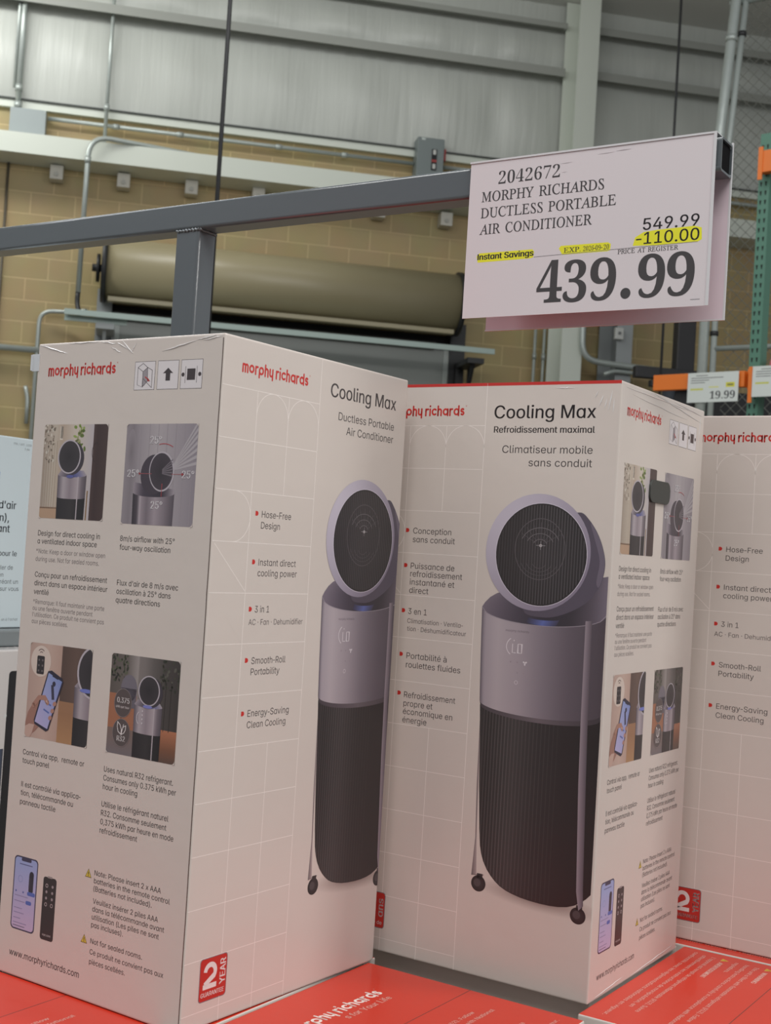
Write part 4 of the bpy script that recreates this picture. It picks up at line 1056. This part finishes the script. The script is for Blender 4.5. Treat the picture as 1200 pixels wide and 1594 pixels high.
MB().box(0.3, 0.2, 3.55-0.95, 2.0, 0.5, 2.86).bevel(0.02).build('hopper', BK, e)

for q in ('rolling_door', 'channel_bar'):
    q = bpy.data.objects[q]
    for ch in q.children: ch.matrix_parent_inverse = Matrix.Translation(-q.location)

# ------------------------------------------------------------------ the display rail and its price sign
RAILP = mat('grey_rail_paint', (82, 89, 93), 0.30, coat=1.0, coat_rough=0.14, bump=0.02, bscale=60)
e = empty('display_rail', AB(-1.52, 1.685, FLOOR), PA, 'grey square steel tube rail on a post behind the cartons', 'rail')
# local x runs along a, y along b; the frame's origin is the foot of the post
def round_rect(y0, y1, z0, z1, r, n=6):
    out = []
    for cy, cz, a in ((y1-r, z0+r, -90), (y1-r, z1-r, 0), (y0+r, z1-r, 90), (y0+r, z0+r, 180)):
        for k in range(n+1):
            t = math.radians(a+90*k/n); out.append((cy+r*math.cos(t), cz+r*math.sin(t)))
    return out
def hollow_tube(b, x0, x1, y0, y1, z0, z1, t, r):
    O, I = round_rect(y0, y1, z0, z1, r), round_rect(y0+t, y1-t, z0+t, z1-t, r*0.5)
    R = [[b.bm.verts.new((x, *p)) for p in L] for L in (O, I) for x in (x0, x1)]
    n = len(O)
    for k in range(n):
        q = (k+1) % n
        for A_, B_ in ((R[0], R[1]), (R[2], R[3])):
            f = b.bm.faces.new((A_[k], A_[q], B_[q], B_[k])); f.smooth = k % 7 != 6
        b.bm.faces.new((R[0][k], R[0][q], R[2][q], R[2][k])); b.bm.faces.new((R[1][k], R[1][q], R[3][q], R[3][k]))
RZ0, RZ1 = 1.561+0.5365-FLOOR, 1.561+0.5828-FLOOR
xr = -0.5795+1.52
b = MB(); hollow_tube(b, -1.6, xr, -0.025, 0.021, RZ0, RZ1, 0.003, 0.0055)
b.build('tube', RAILP, e)
b = MB().box(xr-0.006, -0.0215, RZ0+0.0035, xr-0.003, 0.0175, RZ1-0.0035); b.build('end_plug', mat('black_plug', (10, 10, 13), 0.9, spec=0.1), e)
b = MB().box(-0.028, -0.025, 0.0, 0.025, 0.020, RZ0).bevel(0.005, 3); b.build('post', RAILP, e)
wn = random.Random(2); b = MB(); P = []
for i in range(30): P.append((-0.027+0.052*i/29, -0.0255+wn.uniform(-0.0004, 0.0004), RZ0-0.002+0.0012*math.sin(i*1.6)+wn.uniform(-0.0006, 0.0006)))
b.tube(P, 0.0022, 8); b.tube([(0.0255, -0.024+0.0435*i/9, RZ0-0.0015+0.0008*math.sin(i*2)) for i in range(10)], 0.0024, 8)
b.build('weld_bead', mat('weld_grey', (120, 124, 126), 0.25, metal=0.5), e)
b = MB().box(-0.09, -0.08, 0, 0.09, 0.08, 0.012).bevel(0.003); b.build('base_plate', RAILP, e)

SG = empty('price_sign', AB(-0.961, 1.6572, 1.561+0.3535), PA, 'white paper price sign reading 439.99 in a clear holder hung over the rail', 'price sign')
b = MB()
# clear saddle: front sheet, top, back sheet
b.box(0.0, -0.0042, 0.2318, 0.376, -0.0022, 0.2345); b.box(0.3726, -0.0042, 0.0, 0.3762, -0.0022, 0.2318); b.box(0.0, -0.0022, 0.2333, 0.376, 0.0505, 0.2345); b.box(0.3796, 0.0475, -0.0105, 0.382, 0.0505, 0.2333); b.box(0.0125, 0.0475, -0.0105, 0.3796, 0.0505, -0.0086)
b.build('clear_holder', mat('acrylic_edge_glint', (206, 206, 208), 0.25, coat=0.5), SG)  # clear plastic whose edge highlights are painted as a pale colour
b = MB().box(0.0012, -0.0030, 0.0, 0.3725, -0.0022, 0.2318); b.build('paper_card', mat('sign_paper', (208, 201, 204), 0.7), SG)
b = MB().box(0.0135, 0.0478, -0.0085, 0.3795, 0.0490, 0.2310); b.build('back_card', mat('back_paper', (206, 190, 198), 0.7), SG)
INKD = (56, 54, 56)
A = Art(); YEL = (222, 220, 44)
A.poly([(265, 88.5), (268, 100), (280, 106.5), (300, 108), (352, 109), (362, 106), (363, 90), (357, 86.8), (300, 86.8)], YEL)
A.poly([(153, 93.5), (156, 97), (228, 96.5), (232.5, 94), (232, 85), (228, 84), (159, 84)], YEL); A.poly([(19.5, 92), (24, 96), (111, 95.6), (114, 92), (113, 83.5), (108, 82.6), (22, 82.3)], YEL)
hl = A
SGO = (0.0, -0.0030, 0.0)
link('highlighter_marks', A.mesh('highlighter_marks', SGO), PAPER_INK, SG)
A = Art(); A.L = 2
A.glyphs(serif('2042672'), 49, 196.8, 27, INKD, width=99, fit_h=19.4)
A.glyphs(serif('MORPHY RICHARDS'), 22.5, 172.6, 21, INKD, width=195, fit_h=15.6)
A.glyphs(serif('DUCTLESS PORTABLE'), 22.4, 148.4, 21, INKD, width=214, fit_h=15.6)
A.glyphs(serif('AIR CONDITIONER'), 22, 123.9, 21, INKD, width=180, fit_h=15.6)
link('item_text', A.mesh('item_text', SGO), PAPER_INK, SG)
A = Art(); A.L = 2
A.text('549.99', 278.7, 109.2, 16.2, INKD, x1=358, bold=0.25); link('full_price_text', A.mesh('full_price_text', SGO), PAPER_INK, SG)
A = Art(); A.L = 2; A.text('-110.00', 269.8, 89.8, 16.2, INKD, x1=359, bold=0.25); link('discount_text', A.mesh('discount_text', SGO), PAPER_INK, SG)
A = Art(); A.L = 2; A.text('Instant Savings', 21.7, 86.2, 8.6, INKD, x1=113, bold=0.55); link('saving_text', A.mesh('saving_text', SGO), PAPER_INK, SG)
A = Art(); A.L = 2; A.glyphs(serif('EXP.'), 161, 86.8, 9, INKD, width=26, fit_h=7); A.glyphs(serif('2026'), 191, 86.8, 9, INKD, width=16, fit_h=7); A.glyphs(serif('09'), 209.6, 86.8, 9, INKD, width=8, fit_h=7); A.glyphs(serif('20'), 222, 86.8, 9, INKD, width=8, fit_h=7)
for x in (207.2, 218.0): A.rect(x, 89.2, x+2.2, 90.0, INKD)
link('expiry_text', A.mesh('expiry_text', SGO), PAPER_INK, SG)
A = Art(); A.L = 2; A.glyphs(serif('PRICE AT REGISTER'), 243.3, 78.6, 9, INKD, width=87.5, fit_h=6.6); link('register_text', A.mesh('register_text', SGO), PAPER_INK, SG)
A = Art(); A.L = 2; A.poly([(114, 83.8), (357.4, 87.0), (357.4, 87.6), (114, 84.4)], (120, 116, 118)); link('rule_line', A.mesh('rule_line', SGO), PAPER_INK, SG)
A = Art(); A.L = 2; A.rect(351.5, 8.8, 364.5, 9.8, (150, 146, 150)); link('form_mark', A.mesh('form_mark', SGO), PAPER_INK, SG)
A = Art(); A.L = 2
for x0, x1, y, t in ((146, 168, 216, 0.6), (204, 232, 223, 0.7), (232, 256, 224.4, 1.2), (150, 160, 203, 0.4)): A.poly([(x0, y), ((x0+x1)/2, y+t), (x1, y+0.6), ((x0+x1)/2, y-t*0.4)], (170, 162, 166))
link('scuff_marks', A.mesh('scuff_marks', SGO), PAPER_INK, SG)
A = Art(); A.L = 2
DIG = (62, 60, 62)
for ch, x0, x1 in (('4', 121.4, 161.4), ('3', 163.2, 199), ('9', 204, 243), ('9', 275, 314), ('9', 316.5, 355.5)):
    A.glyphs(serif(ch, True), x0, 16.5 if ch == '4' else 15.6, 90, DIG, width=x1-x0, fit_h=61)
A.ell(258.2, 23.0, 7.4, 7.6, DIG, 0, 28)
link('price_figures', A.mesh('price_figures', SGO), PAPER_INK, SG)

# ------------------------------------------------------------------ cartons
def carton_board(name, rgb):
    return mat(name, rgb, 0.42, coat=0.4, coat_rough=0.2, bump=0.05, bscale=26)
BODY = carton_board('laminated_board', BOARD)
RED = mat('red_laminated_board', REDTOP, 0.42, coat=0.3, coat_rough=0.12, bump=0.04, bscale=20)
def carton_body(name, top):
    """a rounded carton with thumb-soft corners; the lid flaps are the top faces"""
    b = MB().box(0, 0, 0, CW, CDP, CH).bevel(0.0028, 3)
    for f in b.bm.faces:
        f.material_index = 1 if f.calc_center_median().z > CH-0.0004 else 0
    me = bpy.data.meshes.new(name); bmesh.ops.recalc_face_normals(b.bm, faces=list(b.bm.faces)); b.bm.to_mesh(me); b.bm.free()
    for m in (BODY, top): me.materials.append(m)
    return me
BODY_ME = carton_body('carton_body', RED)
FRONT_EN = [(n, a.mesh(n, (0, 0, 0), (1, 0, 0), (0, 0, 1))) for n, a in front_art(True)]
FRONT_FR = [(n, a.mesh(n, (0, 0, 0), (1, 0, 0), (0, 0, 1))) for n, a in front_art(False)]
SA = side_art()
SIDE_L = [(n, a.mesh(n, (0, CDP, 0), (0, -1, 0), (0, 0, 1))) for n, a in SA]
SIDE_R = [(n, a.mesh(n, (CW, 0, 0), (0, 1, 0), (0, 0, 1))) for n, a in SA]
LID = [(n, a.mesh(n, (0, 0, CH), (1, 0, 0), (0, 1, 0))) for n, a in lid_art()]
for coll in (FRONT_EN, FRONT_FR, SIDE_L, SIDE_R, LID):
    for n, me in coll: me.materials.append(INK)
LABELS = {'guarantee_badge': 'red two year guarantee badge', 'brand_logo': 'red wordmark'}
def carton(loc, rz, label, panels, group):
    e = empty('appliance_carton', loc, rz, label, 'carton', group)
    o = bpy.data.objects.new('carton_body', BODY_ME); C.objects.link(o); o.parent = e
    for coll in panels:
        for n, me in coll:
            p = bpy.data.objects.new(n, me); C.objects.link(p); p.parent = o
    return e, o
GU, GL_ = 'upper layer of portable air conditioner cartons', 'lower layer of red topped cartons'
# upper layer, local origin at the front left foot of each carton
cA, bA = carton((-0.2052, 1.5436, TOPL), math.radians(55.216), 'beige air conditioner carton at left, its feature side and English front both in view', [FRONT_EN, SIDE_L], GU)
d = Vector((math.cos(math.radians(-32.823)), math.sin(math.radians(-32.823)), 0))
cB, bB = carton(Vector((0.3080, 1.7355, TOPL))-d*CW, math.radians(-32.823), 'beige carton in the middle with the French front, red top edge and dark handle plug', [FRONT_FR, SIDE_R], GU)
d = Vector((math.cos(math.radians(-32.969)), math.sin(math.radians(-32.969)), 0))
cC, bC = carton(Vector((0.8035, 1.8855, TOPL))-d*CW, math.radians(-32.969), 'beige carton at the right edge with an English front, behind the French one', [FRONT_EN], GU)
# a dark handle plug on the middle carton's side
A = Art(); A.rrect(0, 0, 78, 31.5, 11, (56, 56, 54))
b = MB(); P = Art().rrect_pts(118, 679.5, 196, 711.5, 11)
lo = [b.bm.verts.new((CW, p[0]/1000, p[1]/1000)) for p in P]; hi = [b.bm.verts.new((CW+0.0028, p[0]/1000, p[1]/1000)) for p in P]
b.bm.faces.new(hi)
for i in range(len(P)): b.bm.faces.new((lo[i], lo[(i+1) % len(P)], hi[(i+1) % len(P)], hi[i]))
b.bevel(0.0008, 2)
tag(b.build('handle_plug', mat('dark_plug', (58, 60, 57), 0.5), bB), 'dark grey handle plug')
# dark glue seam down the left carton's corner, and shrink film creases with their glints painted pale
A = Art(); rn = random.Random(4); P = [(333.0+rn.uniform(-0.25, 0.25), 10+i*20.5) for i in range(41)]
A.line(P, 1.5, (88, 72, 66)); me = A.mesh('corner_seam', (0, CDP, 0), (0, -1, 0), (0, 0, 1)); link('corner_seam', me, INK, bA)
FILM = mat('film_crease_glint', (226, 224, 224), 0.15, coat=1.0, coat_rough=0.05)  # real creases; the pale colour paints the glints on clear film
def creases(name, body, O, U, N, lines):
    b = MB(); O, U, N = Vector(O), Vector(U), Vector(N); rn = random.Random(len(lines))
    for x0, y0, x1, y1, w in lines:
        n = 8; pts, rr = [], []
        for i in range(n+1):
            t = i/n; pts.append(O + U*((x0+(x1-x0)*t)/1000) + Vector((0, 0, (y0+(y1-y0)*t+rn.uniform(-0.6, 0.6))/1000)) + N*0.0001); rr.append(w/1000*(0.15+math.sin(math.pi*t)))
        b.tube(pts, rr, 6)
    b.build(name, FILM, body)
creases('film_crease_glint', bA, (0, CDP, 0), (0, -1, 0), (-1, 0, 0), [(3, 834, 58, 821, 0.8), (13, 833, 26, 828, 0.7), (232, 817, 290, 829, 0.8), (150, 832, 172, 822, 0.6), (160, 833, 182, 816, 0.7), (140, 826, 160, 818, 0.5), (120, 834, 150, 830, 0.5), (186, 830, 178, 818, 0.5), (290, 829, 322, 834, 0.7), (60, 833.5, 118, 834, 0.5), (330, 832, 300, 828, 0.6)])
creases('film_crease_glint', bB, (CW, 0, 0), (0, 1, 0), (1, 0, 0), [(15, 829, 300, 828, 0.6), (40, 822, 260, 812, 0.5), (120, 834, 325, 815, 0.7), (200, 832, 330, 826, 0.6), (20, 4, 120, 9, 0.4), (150, 3, 320, 10, 0.4), (318, 830, 312, 780, 0.5)])
creases('film_crease_glint', bB, (0, 0, 0), (1, 0, 0), (0, -1, 0), [(366, 800, 372, 816, 0.7), (374, 796, 378, 812, 0.6), (380, 794, 385, 822, 0.7), (387, 790, 388, 812, 0.5), (360, 812, 364, 822, 0.5), (300, 827, 330, 826.5, 0.4)])
# film tab sticking out of the left carton's back top corner
b = MB(); b.box(-0.0008, CDP-0.004, CH-0.037, 0.0, CDP+0.0105, CH-0.014); b.box(-0.003, CDP+0.0095, CH-0.036, 0.0, CDP+0.0105, CH-0.015)
b.build('film_tab', mat('pale_film', (200, 204, 208), 0.25), bA)
# lower layer
def lower(a0, b0, turned, label):
    """turned: 0 long side along b with the lid reading away, 2 the other way round, 1 long side along a"""
    if turned == 0: loc, rz = AB(a0+CDP, b0, TOPL-CH-0.0008), PA+math.pi/2
    elif turned == 2: loc, rz = AB(a0, b0+CW, TOPL-CH-0.0008), PA-math.pi/2
    else: loc, rz = AB(a0, b0, TOPL-CH-0.0008), PA
    return carton(loc, rz, label, [LID], GL_)
lower(-1.378, 0.797, 0, 'red topped carton at the bottom left corner, in front of the left carton')
lower(-1.3418, 1.199, 0, 'red topped carton directly beneath the left upright carton')
lower(-1.0020, 1.173, 0, 'red topped carton at bottom centre with large white wordmark, between the upright cartons')
lower(-1.092, 1.6450, 1, 'red topped carton beneath the French fronted carton, its side facing the gap')
lower(-0.6850, 1.588, 2, 'red topped carton at bottom right with upside down white warning text')
lower(-0.7495, 1.992, 1, 'red topped carton beneath the carton at the right edge')

# ------------------------------------------------------------------ other goods at the far left
e = empty('air_treatment_carton', AB(-2.2, 1.45, 0), PA+math.pi/2, 'pale blue carton with dark French text at the left edge', 'carton')
PB = mat('pale_blue_board', (200, 212, 217), 0.4, coat=0.4, coat_rough=0.15)
MB().box(0, 0, 1.3475, 0.62, 0.34, 1.7605).bevel(0.003).build('carton_body', PB, e)
e.location.z = 0
A = Art(); X = lambda b_: (b_-1.45)*1000
Z = lambda z: (z)*1000
ik = (52, 58, 66)
def rt(t, br, z, cap, col=ik, bold=0.0): A.text(t, X(br), Z(z), cap, col, align='r', bold=bold)
rt("d'air", 1.9162, 1.6045, 16.6, bold=0.5); rt('n),', 1.899, 1.577, 16.6, bold=0.5); rt('ant', 1.903, 1.5536, 16.6, bold=0.5)
rt('pour le', 1.927, 1.5028, 11.4, bold=0.3); rt('aler de', 1.919, 1.4733, 9.6); rt('en', 1.8941, 1.4575, 9.6); rt('r\u00e9ant un', 1.936, 1.4428, 9.6); rt('sur vous', 1.939, 1.4274, 9.6); rt("on \u00e0 l'achat", 1.942, 1.3628, 6.0, (96, 104, 110))
rt('ITM. / ART. 1258', 1.9475, 1.7440, 4.6, (80, 88, 94)); rt('1 pie', 1.943, 1.7350, 4.6, (80, 88, 94))
A.rrect(X(1.74), Z(1.655), X(1.866), Z(1.686), 6, (36, 92, 190))
link('printed_text', A.mesh('printed_text', (0, 0, 0), (1, 0, 0), (0, 0, 1)), INK, e)
e = empty('appliance_box', AB(-2.1, 1.45, FLOOR), PA+math.pi/2, 'white carton with a rounded black picture under the pale blue carton at left', 'carton')
MB().box(0, 0, 0, 0.75, 0.5, 1.3105-FLOOR).bevel(0.003).build('carton_body', mat('white_board', (206, 200, 198), 0.4, coat=0.4, coat_rough=0.15), e)
A = Art(); y1 = (1.267-FLOOR)*1000
A.put(A.rrect_pts(392, 200, 700, y1, 8), [list(range(28))], [(30, 28, 32)]*28)
A.hgrad(300, 60, 390, y1-160, [(0, (206, 200, 198)), (0.55, (120, 150, 190)), (0.8, (70, 90, 120)), (1, (60, 60, 70))])
A.ell(389, y1-92, 4, 5, (206, 206, 204), 1, 14)
link('front_picture', A.mesh('front_picture', (0, 0, 0), (1, 0, 0), (0, 0, 1)), INK, e)
A = Art(); rn = random.Random(9)
for r in range(3):
    x = 330
    while x < 640:
        w = rn.uniform(8, 26); A.rect(x, 30+r*26, x+w, 36+r*26, (70, 88, 92)); x += w+rn.uniform(4, 9)
link('top_print', A.mesh('top_print', (0, 0, 1.3105-FLOOR), (1, 0, 0), (0, 1, 0)), INK, e)
tag(MB().box(0.02, 0.06, 0, 0.7, 0.48, 0.035).bevel(0.004).build('tray_sheet', mat('grey_tray', (120, 126, 128), 0.5)), 'grey tray sheet between the pale blue carton and the white carton', 'tray')
t_ = bpy.data.objects['tray_sheet']; t_.location = AB(-2.1, 1.45, 1.3110); t_.rotation_euler = (0, 0, PA+math.pi/2)
